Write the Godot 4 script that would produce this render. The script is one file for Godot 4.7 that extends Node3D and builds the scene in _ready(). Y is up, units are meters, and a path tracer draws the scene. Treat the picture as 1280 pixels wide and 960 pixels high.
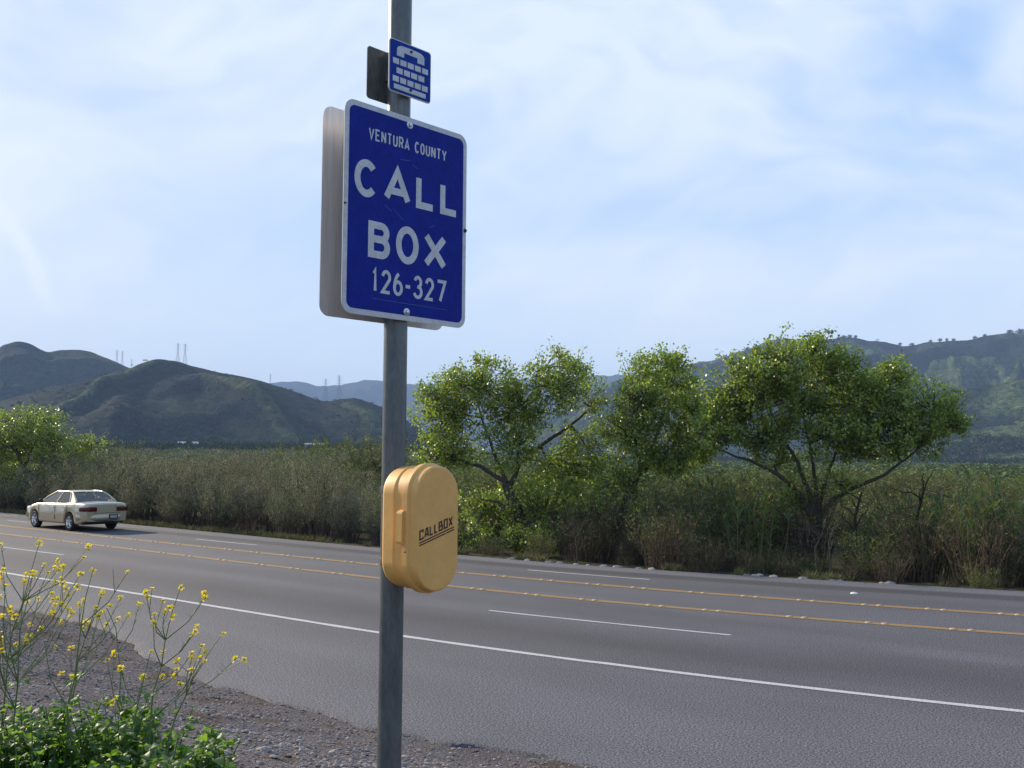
extends Node3D
# A roadside call box beside a highway, low evening sun from the left, scrub, cottonwoods and hills across the road.

const K := 2.0   # vertex colours are stored times K and the materials carry 1 / K, so that dark greens keep their steps
const CA := 0.7660444
const SA := 0.6427876
var sun_dir := Vector3(-0.788 * cos(deg_to_rad(24.0)), sin(deg_to_rad(24.0)), -0.616 * cos(deg_to_rad(24.0)))
var rng := RandomNumberGenerator.new()
var names := {}
var M := {}
var noise := FastNoiseLite.new()

# ------------------------------------------------------------------ mesh builder
class MB:
	var v := PackedVector3Array()
	var n := PackedVector3Array()
	var c := PackedColorArray()
	var ix := PackedInt32Array()
	func add(p: Vector3, nn: Vector3, col: Color) -> int:
		v.append(p); n.append(nn); c.append(col)
		return v.size() - 1
	func tri(a: Vector3, b: Vector3, d: Vector3, col := Color.WHITE) -> void:
		var nn := (d - a).cross(b - a).normalized()
		var i := add(a, nn, col); add(b, nn, col); add(d, nn, col)
		ix.append_array([i, i + 1, i + 2])
	func quad(a: Vector3, b: Vector3, d: Vector3, e: Vector3, col := Color.WHITE) -> void:
		var nn := (d - a).cross(b - a).normalized()
		if nn.length_squared() < 0.5:
			nn = (e - a).cross(d - a).normalized()
		var i := add(a, nn, col); add(b, nn, col); add(d, nn, col); add(e, nn, col)
		ix.append_array([i, i + 1, i + 2, i, i + 2, i + 3])
	func box(at: Vector3, size: Vector3, col := Color.WHITE, b := Basis.IDENTITY) -> void:
		var h := size / 2
		var p := []
		for k in 8:
			p.append(at + b * Vector3(h.x if k & 1 else -h.x, h.y if k & 2 else -h.y, h.z if k & 4 else -h.z))
		for f in [[4, 6, 7, 5], [1, 3, 2, 0], [5, 7, 3, 1], [0, 2, 6, 4], [6, 2, 3, 7], [0, 4, 5, 1]]:
			quad(p[f[0]], p[f[1]], p[f[2]], p[f[3]], col)
	func tube(pts: Array, rad: Array, sides := 6, col := Color.WHITE, cap := true) -> void:
		var up := Vector3(0.31, 0.2, 0.93)
		var start := v.size()
		for i in pts.size():
			var dir: Vector3 = (pts[mini(i + 1, pts.size() - 1)] - pts[maxi(i - 1, 0)]).normalized()
			var side := dir.cross(up)
			if side.length() < 0.05: side = dir.cross(Vector3.RIGHT)
			side = side.normalized()
			var other := side.cross(dir).normalized()
			for k in sides:
				var a := TAU * k / sides
				var r := side * cos(a) + other * sin(a)
				add(pts[i] + r * rad[i], r, col)
		for i in pts.size() - 1:
			for k in sides:
				var a := start + i * sides + k
				var b := start + i * sides + (k + 1) % sides
				ix.append_array([a, b, a + sides, b, b + sides, a + sides])
		if cap:
			var z: int = pts.size() - 1
			var d0: Vector3 = (pts[0] - pts[1]).normalized()
			var d1: Vector3 = (pts[z] - pts[z - 1]).normalized()
			for k in sides:
				var e0 := [add(pts[0], d0, col), add(v[start + (k + 1) % sides], d0, col), add(v[start + k], d0, col)]
				ix.append_array(e0)
				var q := start + z * sides
				var e1 := [add(pts[z], d1, col), add(v[q + k], d1, col), add(v[q + (k + 1) % sides], d1, col)]
				ix.append_array(e1)
	func sheet(start: int, rows: int, cols: int) -> void:
		for r in rows - 1:
			for k in cols - 1:
				var a := start + r * cols + k
				ix.append_array([a, a + cols, a + 1, a + 1, a + cols, a + cols + 1])
	func smooth_from(start: int) -> void:   # normals of the vertices from start on, averaged over their faces
		for i in range(start, v.size()): n[i] = Vector3.ZERO
		for k in range(0, ix.size(), 3):
			if ix[k] < start: continue
			var nn := (v[ix[k + 2]] - v[ix[k]]).cross(v[ix[k + 1]] - v[ix[k]])
			for j in 3: n[ix[k + j]] += nn
		for i in range(start, v.size()):
			n[i] = n[i].normalized() if n[i].length_squared() > 1e-16 else Vector3.UP
	func lathe(at: Vector3, b: Basis, prof: Array, sides := 16, col := Color.WHITE) -> void:   # prof: [radius, height along b.y]
		var start := v.size()
		for p in prof:
			for k in sides + 1:
				var a := TAU * k / sides
				add(at + b * Vector3(cos(a) * p[0], p[1], sin(a) * p[0]), Vector3.UP, col)
		for r in prof.size() - 1:
			for k in sides:
				var a := start + r * (sides + 1) + k
				ix.append_array([a, a + 1, a + sides + 1, a + 1, a + sides + 2, a + sides + 1])
		smooth_from(start)
	func prism(outline: PackedVector2Array, z0: float, z1: float, col := Color.WHITE) -> void:   # convex outline, counter-clockwise, front at z1
		var k := outline.size()
		var mid := Vector2.ZERO
		for p in outline: mid += p / k
		for i in k:
			var p := outline[i]
			var q := outline[(i + 1) % k]
			tri(Vector3(mid.x, mid.y, z1), Vector3(q.x, q.y, z1), Vector3(p.x, p.y, z1), col)
			tri(Vector3(mid.x, mid.y, z0), Vector3(p.x, p.y, z0), Vector3(q.x, q.y, z0), col)
			quad(Vector3(p.x, p.y, z0), Vector3(p.x, p.y, z1), Vector3(q.x, q.y, z1), Vector3(q.x, q.y, z0), col)
	func mesh() -> ArrayMesh:
		var a := []
		a.resize(Mesh.ARRAY_MAX)
		a[Mesh.ARRAY_VERTEX] = v; a[Mesh.ARRAY_NORMAL] = n; a[Mesh.ARRAY_COLOR] = c; a[Mesh.ARRAY_INDEX] = ix
		var m := ArrayMesh.new()
		m.add_surface_from_arrays(Mesh.PRIMITIVE_TRIANGLES, a)
		return m

# ------------------------------------------------------------------ naming and tagging
func numbered(called: String) -> String:
	var k: int = names.get(called, 0)
	names[called] = k + 1
	return called if k == 0 else "%s_%03d" % [called, k]

func tag(o: Node, label: String, category: String, group := "") -> Node:
	o.set_meta("label", label); o.set_meta("category", category)
	if group: o.set_meta("group", group)
	return o

func base(called: String, at: Vector3, label: String, category: String, group := "", turn := 0.0) -> Node3D:
	var o := Node3D.new()
	o.name = numbered(called); add_child(o)
	o.position = at; o.rotation.y = turn
	tag(o, label, category, group)
	return o

func part(called: String, m: Mesh, mat: Material, parent: Node) -> MeshInstance3D:
	var o := MeshInstance3D.new()
	o.name = called; o.mesh = m; o.material_override = mat
	parent.add_child(o, true)
	return o

func top(called: String, m: Mesh, mat: Material) -> MeshInstance3D:
	var o := MeshInstance3D.new()
	o.name = numbered(called); o.mesh = m; o.material_override = mat
	add_child(o)
	return o

func structure(called: String, m: Mesh, mat: Material) -> MeshInstance3D:
	var o := top(called, m, mat)
	o.set_meta("kind", "structure")
	return o

func copy_of(src: Node3D, at: Vector3, turn: float, size: Vector3, label := "", group := "") -> Node3D:
	var o: Node3D = src.duplicate()
	o.name = numbered(String(src.name).rstrip("0123456789").rstrip("_"))
	add_child(o)
	o.position = at; o.rotation.y = turn; o.scale = size
	if label: o.set_meta("label", label)
	if group: o.set_meta("group", group)
	return o

func col(r: float, g: float, b: float) -> Color:
	return Color(r, g, b).linear_to_srgb()

func mat(c: Color, rough := 0.8, metal := 0.0) -> StandardMaterial3D:
	var m := StandardMaterial3D.new()
	m.albedo_color = c; m.roughness = rough; m.metallic = metal
	m.cull_mode = BaseMaterial3D.CULL_DISABLED
	return m

func vmat(rough := 0.9, tex: Texture2D = null, scale := 1.0) -> StandardMaterial3D:
	var m := mat(col(1.0 / K, 1.0 / K, 1.0 / K), rough)
	m.vertex_color_use_as_albedo = true
	if tex:
		m.albedo_texture = tex
		m.uv1_triplanar = true; m.uv1_world_triplanar = true
		m.uv1_scale = Vector3.ONE * scale
	return m

func kc(r: float, g: float, b: float) -> Color:
	return Color(minf(r * K, 1.0), minf(g * K, 1.0), minf(b * K, 1.0))

func fbm_texture(size: int, seed_: int, freqs: Array, lo: float, hi: float, contrast := 1.0, speckle := 0.0) -> Array:   # [colour, height]
	var r := RandomNumberGenerator.new(); r.seed = seed_
	var ims := []
	for f in freqs:
		var nz := FastNoiseLite.new()
		nz.seed = seed_ + ims.size() * 7; nz.frequency = f; nz.fractal_octaves = 3
		ims.append(nz.get_seamless_image(size, size))
	var im := Image.create(size, size, false, Image.FORMAT_RGB8)
	var hm := Image.create(size, size, false, Image.FORMAT_RGB8)
	for y in size:
		for x in size:
			var s := 0.0
			for q in ims: s += q.get_pixel(x, y).r
			s = s / ims.size() - 0.5
			s = clampf(0.5 + s * contrast + (r.randf() - 0.5) * speckle, 0.0, 1.0)
			var g: float = lo + (hi - lo) * s
			im.set_pixel(x, y, Color(g, g * lerpf(1.0, 0.985, r.randf()), g * lerpf(0.96, 1.03, r.randf())))
			hm.set_pixel(x, y, Color(s, s, s))
	return [ImageTexture.create_from_image(im), ImageTexture.create_from_image(hm)]

# ------------------------------------------------------------------ road geometry: s runs along the road, t across it
func at_st(s: float, t: float, y := 0.0) -> Vector3:
	return Vector3(s * CA + t * SA, y, s * SA - t * CA)

const LINES := {   # where each line runs: (s, t)
	"edge": [[-60, 11.3], [-25, 11.3], [-19.6, 11.38], [-15.3, 11.40], [-12, 11.46], [-8.4, 11.75], [-6, 12.08], [-3.2, 12.64], [20, 18.4]],
	"dash": [[-60, 14.3], [-31.8, 14.32], [-28.1, 14.38], [-20, 14.35], [-12.6, 14.42], [-10.8, 14.6], [-8.1, 14.98], [-5, 15.6], [20, 21.8]],
	"yellow_a": [[-60, 16.75], [-37.1, 16.69], [-22.3, 16.5], [-17.7, 16.5], [-15.5, 16.55], [-12.4, 16.75], [-8.6, 17.34], [-4.6, 18.22], [20, 24.4]],
	"yellow_b": [[-60, 18.6], [-41.3, 18.54], [-25, 18.47], [-19.8, 18.5], [-17.2, 18.62], [-12.4, 19.04], [-8.4, 19.71], [-5.2, 20.44], [20, 26.6]],
	"far_dash": [[-60, 20.3], [-44.3, 20.2], [-30.3, 20.0], [-27, 19.99], [-20, 20.05], [-16.4, 20.2], [-13.1, 20.54], [-8, 21.5], [20, 28.6]],
	"far": [[-60, 22.8], [-50.6, 22.7], [-38.8, 22.45], [-23.6, 21.95], [-20.2, 21.97], [-16.3, 22.1], [-11.4, 22.95], [-6.1, 24.25], [20, 31.0]]}

func line_t(which: String, s: float) -> float:
	var q: Array = LINES[which]
	var last: int = q.size() - 1
	if s <= q[0][0]: return q[0][1]
	if s >= q[last][0]: return q[last][1] + 0.2 * (s - q[last][0])
	var i := 0
	while q[i + 1][0] < s: i += 1
	var p: Array = q[maxi(i - 1, 0)]
	var r: Array = q[mini(i + 2, last)]
	var w: float = q[i + 1][0] - q[i][0]
	var m0: float = (q[i + 1][1] - p[1]) / (q[i + 1][0] - p[0])
	var m1: float = (r[1] - q[i][1]) / (r[0] - q[i][0])
	return hermite((s - q[i][0]) / w, q[i][1], q[i + 1][1], m0 * w, m1 * w)

func hermite(u: float, a: float, b: float, m0: float, m1: float) -> float:
	var u2 := u * u
	var u3 := u2 * u
	return a * (2 * u3 - 3 * u2 + 1) + m0 * (u3 - 2 * u2 + u) + b * (3 * u2 - 2 * u3) + m1 * (u3 - u2)

func near_t(s: float) -> float:   # where the paving ends on the camera's side
	var u := clampf(s, -15.3, -5.9)
	var t := 0.03372 * u * u + 0.61514 * u + 10.29
	if s < -15.3: t += 0.3 * (1.0 - exp((s + 15.3) * 0.2))
	if s > -5.9: t += 0.16 * (s + 5.9)
	return t + noise.get_noise_2d(s * 9.0, 3.0) * 0.16 + noise.get_noise_2d(s * 30.0, 9.0) * 0.05

func berm_y(s: float, t: float) -> float:
	var d := near_t(s) - t
	var y := 1.2 * smoothstep(-0.2, 5.4, d) - 0.035
	y += noise.get_noise_2d(s * 14.0, t * 14.0) * 0.05 * smoothstep(0.1, 1.2, d) + noise.get_noise_2d(s * 60.0, t * 60.0 + 50.0) * 0.02
	return y

func floor_y(x: float, z: float) -> float:   # the valley floor across the road
	var d := sqrt(x * x + z * z)
	var az := atan2(x, -z)
	var left := smoothstep(0.10, -0.15, az)
	return -0.4 + left * 0.0165 * maxf(0.0, d - 350.0) + noise.get_noise_2d(x * 2.0, z * 2.0) * 0.12

func verge_y(s: float, t: float) -> float:
	var d := t - line_t("far", s)
	return -0.03 - 0.35 * smoothstep(0.0, 5.0, d) + noise.get_noise_2d(s * 30.0, t * 30.0) * 0.05 * smoothstep(0.0, 0.6, d)

# ------------------------------------------------------------------ scene
func _ready() -> void:
	rng.seed = 126327
	noise.seed = 5; noise.frequency = 0.05; noise.fractal_octaves = 3
	# camera
	var cam := Camera3D.new()
	cam.name = "camera"; add_child(cam)
	cam.position = Vector3(0, 2.75, 0)
	cam.basis = Basis(Vector3.RIGHT, atan(92.0 / 1312.0)) * Basis(Vector3.BACK, deg_to_rad(0.4))
	cam.fov = rad_to_deg(2.0 * atan(480.0 / 1312.0)); cam.near = 0.05; cam.far = 20000.0
	cam.current = true
	# sky, air and exposure
	var env := Environment.new()
	env.background_mode = Environment.BG_SKY
	var sky := Sky.new()
	var pano := PanoramaSkyMaterial.new()
	pano.panorama = ImageTexture.create_from_image(sky_image())
	sky.sky_material = pano; env.sky = sky
	env.background_energy_multiplier = 0.84
	env.tonemap_mode = Environment.TONE_MAPPER_LINEAR
	env.tonemap_exposure = 1.45
	env.sdfgi_enabled = true; env.ssao_enabled = true; env.ssil_enabled = true
	env.fog_enabled = true; env.fog_density = 0.00011; env.fog_light_color = Color(0.70, 0.82, 1.0)
	var we := WorldEnvironment.new()
	we.name = "world_environment"; we.environment = env; add_child(we)
	var sun := DirectionalLight3D.new()
	sun.name = "sun"; add_child(sun)
	sun.look_at_from_position(sun_dir * 50.0, Vector3.ZERO)
	sun.light_energy = 1.6; sun.light_color = Color(1.0, 0.93, 0.82); sun.light_angular_distance = 0.6; sun.shadow_enabled = true

	make_materials()
	build_ground()
	build_hills()
	build_road()
	build_markers()
	build_far_valley()
	build_trees()
	build_scrub()
	build_call_box_post()
	build_car()
	build_near_plants()
	build_small_things()

func sky_image() -> Image:
	var w := 2560
	var h := 1280
	var im := Image.create(w, h, false, Image.FORMAT_RGBF)
	var a := FastNoiseLite.new(); a.seed = 11; a.frequency = 0.5; a.fractal_octaves = 5
	var b := FastNoiseLite.new(); b.seed = 23; b.frequency = 1.6; b.fractal_octaves = 4
	# thin cloud: places (azimuth, height in degrees, widths, amount) where the veil is thicker or opens to blue
	var veil := [[-3, 23, 13, 5, 0.35], [14, 21, 9, 4, 0.35], [4, 17, 12, 3, 0.25], [-14, 18, 10, 4, 0.25], [16, 12.5, 12, 1.3, -0.22], [24, 21.5, 3.0, 3.0, -0.42], [-24, 24.5, 5, 2.5, -0.45], [16, 9.5, 12, 1.3, 0.3], [2, 9, 9, 2, 0.25], [-16, 13, 9, 2, -0.12], [26.5, 20, 1.6, 2.0, 0.5], [9, 13.2, 6, 1.2, -0.15], [-23, 19.5, 4, 1.5, 0.15]]
	var trail := [Vector2(-27.4, 12.6), Vector2(-26.36, 11.69), Vector2(-25.62, 10.91), Vector2(-24.93, 9.88), Vector2(-24.52, 8.65), Vector2(-24.04, 7.49), Vector2(-23.45, 6.53)]
	for j in h / 2 + 2:
		var el := PI * (0.5 - (j + 0.5) / h)
		var sy := maxf(sin(el), 0.0)
		var eld := rad_to_deg(el)
		for i in w:
			var az := TAU * (i + 0.5) / w
			var d := Vector3(sin(az) * cos(el), sin(el), -cos(az) * cos(el))
			var ang := acos(clampf(d.dot(sun_dir), -1, 1))
			var azd := rad_to_deg(wrapf(az, -PI, PI))
			var up := pow(sy, 0.55)
			var c := Vector3(0.54, 0.74, 0.96).lerp(Vector3(0.12, 0.30, 0.72), up)
			var wx := b.get_noise_3d(d.x * 1.2 + 7.0, d.y * 2.0, d.z * 1.2)
			var k := 0.36 + a.get_noise_3d(d.x * 4.0 + wx * 0.8, d.y * 13.0 + wx * 1.2 + d.x * 1.5, d.z * 4.0) * 0.75
			k += b.get_noise_3d(d.x * 5.0 + wx, d.y * 14.0 + wx * 2.0 - d.x * 2.5, d.z * 5.0 + 3.0) * 0.34
			for e in veil:
				var gx: float = (azd - e[0]) / e[2]
				if absf(gx) > 3.0: continue
				var gy: float = (eld - e[1]) / e[3]
				k += e[4] * exp(-gx * gx - gy * gy)
			if azd < -22.0 and azd > -29.0 and eld > 4.0 and eld < 14.0:
				var best := 9.0
				for n in trail.size() - 1:
					best = minf(best, Vector2(azd, eld).distance_to(Geometry2D.get_closest_point_to_segment(Vector2(azd, eld), trail[n], trail[n + 1])))
				best += b.get_noise_2d(azd * 1.6, eld * 1.6) * 0.25
				k += 0.85 * exp(-best * best / 0.12) * smoothstep(6.3, 8.5, eld)
			k = clampf(k, 0.0, 1.05)
			var low := exp(-eld / 9.0)
			c = c.lerp(Vector3(0.70, 0.79, 0.90), k * 0.85)
			c = c.lerp(Vector3(0.86, 0.93, 0.97), low * 0.85)
			var glow := exp(-pow(ang / 0.54, 2.0))
			c = c.lerp(Vector3(1.0, 1.0, 1.0), clampf(glow * 0.6, 0, 1)) + Vector3(1.0, 0.94, 0.8) * 1.2 * exp(-pow(ang / 0.16, 2.0))
			im.set_pixel(i, j, Color(c.x, c.y, c.z))
	im.fill_rect(Rect2i(0, h / 2 + 2, w, h / 2 - 2), Color(0.3, 0.3, 0.27))
	return im

func make_materials() -> void:
	var asp := fbm_texture(512, 31, [0.10, 0.24], 0.30, 1.0, 2.8, 0.5)
	M.asphalt = vmat(0.88, asp[0], 0.6)
	M.asphalt.heightmap_enabled = true; M.asphalt.heightmap_texture = asp[1]; M.asphalt.heightmap_scale = 0.22
	var grv := fbm_texture(512, 77, [0.06, 0.22], 0.4, 1.0, 1.8, 0.4)
	M.gravel = vmat(0.95, grv[0], 0.9)
	M.gravel.heightmap_enabled = true; M.gravel.heightmap_texture = grv[1]; M.gravel.heightmap_scale = 2.5
	M.pebble = vmat(0.95); M.pebble.metallic_specular = 0.15
	var soil := fbm_texture(512, 91, [0.02, 0.12], 0.45, 1.0, 1.8, 0.25)
	M.soil = vmat(0.95, soil[0], 0.4)
	M.plain = vmat(0.95, soil[0], 0.02)
	var brush := fbm_texture(512, 55, [0.03, 0.12], 0.3, 1.0, 2.6, 0.3)
	M.hill = vmat(0.95, brush[0], 0.0045)
	M.hill.detail_enabled = false
	M.hill.heightmap_enabled = true; M.hill.heightmap_texture = brush[1]; M.hill.heightmap_scale = 250.0
	var paint := fbm_texture(256, 14, [0.05, 0.2], 0.72, 1.0, 1.8, 0.3)
	M.white_paint = mat(col(0.62, 0.62, 0.60), 0.7); M.white_paint.albedo_texture = paint[0]
	M.yellow_paint = mat(col(0.34, 0.205, 0.07), 0.8); M.yellow_paint.albedo_texture = paint[0]
	for m in [M.white_paint, M.yellow_paint]:
		m.uv1_triplanar = true; m.uv1_world_triplanar = true; m.uv1_scale = Vector3.ONE * 1.7
	M.marker = mat(col(0.40, 0.28, 0.15), 0.65)
	M.marker_white = mat(col(0.65, 0.65, 0.62), 0.5)
	M.leaf = vmat(0.38); M.leaf.backlight_enabled = true; M.leaf.backlight = Color(0.92, 1.0, 0.5)
	M.scrub = vmat(0.7); M.scrub.backlight_enabled = true; M.scrub.backlight = Color(0.62, 0.6, 0.4)
	for m in [M.plain, M.soil, M.hill, M.gravel]: m.metallic_specular = 0.12
	M.far_leaf = vmat(0.8); M.far_leaf.metallic_specular = 0.15
	M.bark = vmat(0.9); M.bark.metallic_specular = 0.2; M.scrub.metallic_specular = 0.3
	# galvanised steel with its soft spangle and streaks
	var zinc := fbm_texture(256, 8, [0.03, 0.12], 0.74, 1.0, 1.5, 0.12)
	M.zinc = mat(col(0.15, 0.172, 0.172), 0.33, 0.3); M.zinc.albedo_texture = zinc[0]
	M.zinc.uv1_triplanar = true; M.zinc.uv1_scale = Vector3(3.0, 0.7, 3.0)
	M.alu = mat(col(0.80, 0.77, 0.72), 0.36, 0.25); M.alu.albedo_texture = fbm_texture(256, 44, [0.02, 0.06], 0.88, 1.0, 1.4, 0.05)[0]
	M.alu.uv1_triplanar = true; M.alu.uv1_scale = Vector3(6.0, 0.35, 6.0)
	var film := fbm_texture(256, 3, [0.02, 0.09], 0.86, 1.0, 1.4, 0.06)
	M.blue = mat(col(0.010, 0.026, 0.27), 0.42); M.blue.albedo_texture = film[0]
	M.light_blue = mat(col(0.008, 0.05, 0.33), 0.45); M.light_blue.albedo_texture = film[0]
	M.sheet_white = mat(col(0.60, 0.63, 0.64), 0.45); M.sheet_white.albedo_texture = film[0]
	var shell := fbm_texture(256, 19, [0.012, 0.05], 0.93, 1.0, 1.4, 0.04)
	M.shell = mat(col(0.78, 0.43, 0.115), 0.5); M.shell.albedo_texture = shell[0]
	for m in [M.blue, M.light_blue]:
		m.roughness = 0.55; m.metallic_specular = 0.22
	for m in [M.blue, M.light_blue, M.sheet_white, M.shell]:
		m.uv1_triplanar = true; m.uv1_scale = Vector3.ONE * 2.3
	M.lettering = mat(col(0.055, 0.022, 0.015), 0.7)
	M.steel = mat(col(0.55, 0.56, 0.58), 0.3, 0.9)
	M.dark = mat(col(0.03, 0.03, 0.03), 0.7)
	M.scratch = mat(col(0.10, 0.13, 0.42), 0.6)

# ------------------------------------------------------------------ ground
func build_ground() -> void:
	# the valley floor: one round sheet out past the hills
	var mb := MB.new()
	var rings := 130
	var around := 240
	for r in rings:
		var d := 3.0 * pow(9000.0 / 3.0, float(r) / (rings - 1))
		for k in around + 1:
			var a := TAU * k / around
			var x := sin(a) * d
			var z := -cos(a) * d
			var y := floor_y(x, z)
			var across := x * SA - z * CA
			if across < 24.0: y = minf(y, -0.4)
			var nz := noise.get_noise_2d(x * 0.25 + 30.0, z * 0.25)
			var c := Vector3(0.075, 0.075, 0.038)
			if d > 90.0: c = Vector3(0.085, 0.125, 0.035)
			if d > 420.0: c = Vector3(0.055, 0.085, 0.03) if nz > -0.1 else Vector3(0.075, 0.065, 0.042)
			if d > 960.0 and d < 1090.0 and x > 0: c = Vector3(0.19, 0.145, 0.105)
			if d > 1300.0: c = Vector3(0.06, 0.07, 0.035)
			c *= 1.0 + nz * 0.5
			mb.add(Vector3(x, y, z), Vector3.UP, kc(c.x * 1.3, c.y * 1.3, c.z * 1.3))
	mb.sheet(0, rings, around + 1)
	mb.smooth_from(0)
	structure("ground", mb.mesh(), M.plain)
	# the gravel bank the call box stands on
	mb = MB.new()
	var ss := []
	var s := -150.0
	while s < 80.0:
		ss.append(s)
		s += 0.14 if s > -22.0 and s < 4.0 else 3.0
	var tt := []
	var q := 0.0
	while q < 60.0:
		tt.append(q)
		q += 0.07 if q < 0.5 else (0.13 if q < 8.0 else 3.0)
	for u in ss:
		var e: float = near_t(u) + 0.25
		for w in tt:
			var t: float = e - w
			var y := berm_y(u, t)
			var k := noise.get_noise_2d(u * 12.0 + 80.0, t * 12.0)
			var c := Vector3(0.36, 0.325, 0.315) * (1.0 + k * 0.3)
			if k > 0.28: c = Vector3(0.30, 0.245, 0.20)
			mb.add(at_st(u, t, y), Vector3.UP, kc(c.x, c.y, c.z))
	mb.sheet(0, ss.size(), tt.size())
	mb.smooth_from(0)
	structure("gravel_shoulder", mb.mesh(), M.gravel)
	# the strip of earth between the paving and the scrub
	mb = MB.new()
	ss = []
	s = -150.0
	while s < 80.0:
		ss.append(s)
		s += 0.35 if s > -52.0 and s < 4.0 else 3.0
	for u in ss:
		for k in 22:
			var t := line_t("far", u) - 0.35 + 0.4 * k
			var g := noise.get_noise_2d(u * 20.0, t * 20.0)
			var c := Vector3(0.13, 0.11, 0.075) if g < 0.05 else Vector3(0.09, 0.10, 0.045)
			mb.add(at_st(u, t, verge_y(u, t)), Vector3.UP, kc(c.x, c.y, c.z))
	mb.sheet(0, ss.size(), 22)
	mb.smooth_from(0)
	structure("roadside_earth", mb.mesh(), M.soil)

func hill(called: String, sky_line: Array, d_ridge: float, d_foot: float, d_back: float, tone: Array, rough: float, seed_: int, spurs := []) -> Array:
	# a range of hills: sky_line holds (azimuth, height) of its ridge in degrees; spurs and gullies run down from it
	var nz := FastNoiseLite.new(); nz.seed = seed_; nz.frequency = 0.0016; nz.fractal_octaves = 4; nz.fractal_type = FastNoiseLite.FRACTAL_RIDGED
	var fine := FastNoiseLite.new(); fine.seed = seed_ + 3; fine.frequency = 0.012; fine.fractal_octaves = 3
	var a0: float = sky_line[0][0]
	var a1: float = sky_line[sky_line.size() - 1][0]
	var cols_ := int((a1 - a0) * 12.0) + 2
	var rows := 62
	var mb := MB.new()
	var spots := []
	for k in cols_:
		var az := lerpf(a0, a1, float(k) / (cols_ - 1))
		var i := 0
		while i < sky_line.size() - 2 and sky_line[i + 1][0] < az: i += 1
		var f: float = clampf((az - sky_line[i][0]) / (sky_line[i + 1][0] - sky_line[i][0]), 0, 1)
		var e0: float = sky_line[maxi(i - 1, 0)][1]
		var e3: float = sky_line[mini(i + 2, sky_line.size() - 1)][1]
		var el: float = clampf(cubic_interpolate(sky_line[i][1], sky_line[i + 1][1], e0, e3, f), 0.0, 20.0)
		var a := deg_to_rad(az)
		for r in rows:
			var g := float(r) / (rows - 1)
			var q := g / 0.8   # 1 at the ridge
			var d: float = lerpf(d_foot, d_ridge, q) if q <= 1.0 else lerpf(d_ridge, d_back, (q - 1.0) / 0.25)
			var x := sin(a) * d
			var z := -cos(a) * d
			var foot := floor_y(x, z) - 4.0
			var ridge: float = 2.75 + d_ridge * tan(deg_to_rad(el))
			var lift := pow(q, 1.15) if q <= 1.0 else 1.0 - (q - 1.0) / 0.25 * 1.1
			var spur := nz.get_noise_2d(x, z)
			var y := foot + maxf(ridge - foot, 0.0) * lift
			if q < 1.0:
				y += (spur - 0.25) * (ridge - foot) * rough * sin(PI * pow(q, 0.8)) * 0.9
				y = minf(y, 2.75 + d * tan(deg_to_rad(el)) * lerpf(0.80, 0.995, q * q))
			var lit_grass := 0.0
			for sp in spurs:   # [azimuth and q at its head, at its foot, width, height, sunlit grass tint]
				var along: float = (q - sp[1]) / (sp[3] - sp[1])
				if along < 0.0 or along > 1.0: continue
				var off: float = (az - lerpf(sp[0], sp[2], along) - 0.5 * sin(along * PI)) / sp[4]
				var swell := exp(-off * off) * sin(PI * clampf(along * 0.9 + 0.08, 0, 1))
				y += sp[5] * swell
				if off < 0.5 and off > -0.6: lit_grass = maxf(lit_grass, swell * sp[6])
			y += fine.get_noise_2d(x, z) * (ridge - foot) * 0.015
			var k2 := fine.get_noise_2d(x * 0.35 + 900.0, z * 0.35)
			var cc: Vector3 = tone[0] if k2 < 0.02 else tone[1]
			if k2 > 0.22: cc = tone[2]
			if lit_grass > 0.35 + k2 * 0.5: cc = Vector3(0.062, 0.085, 0.036)  # grass on the spur crest painted lighter, as if sunlit
			mb.add(Vector3(x, y, z), Vector3.UP, kc(cc.x * 1.5, cc.y * 1.5, cc.z * 1.5))
			if q < 1.06 and q > 0.05: spots.append(Vector3(x, y, z))
	mb.sheet(0, cols_, rows)
	mb.smooth_from(0)
	structure(called, mb.mesh(), M.hill)
	return spots

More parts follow.
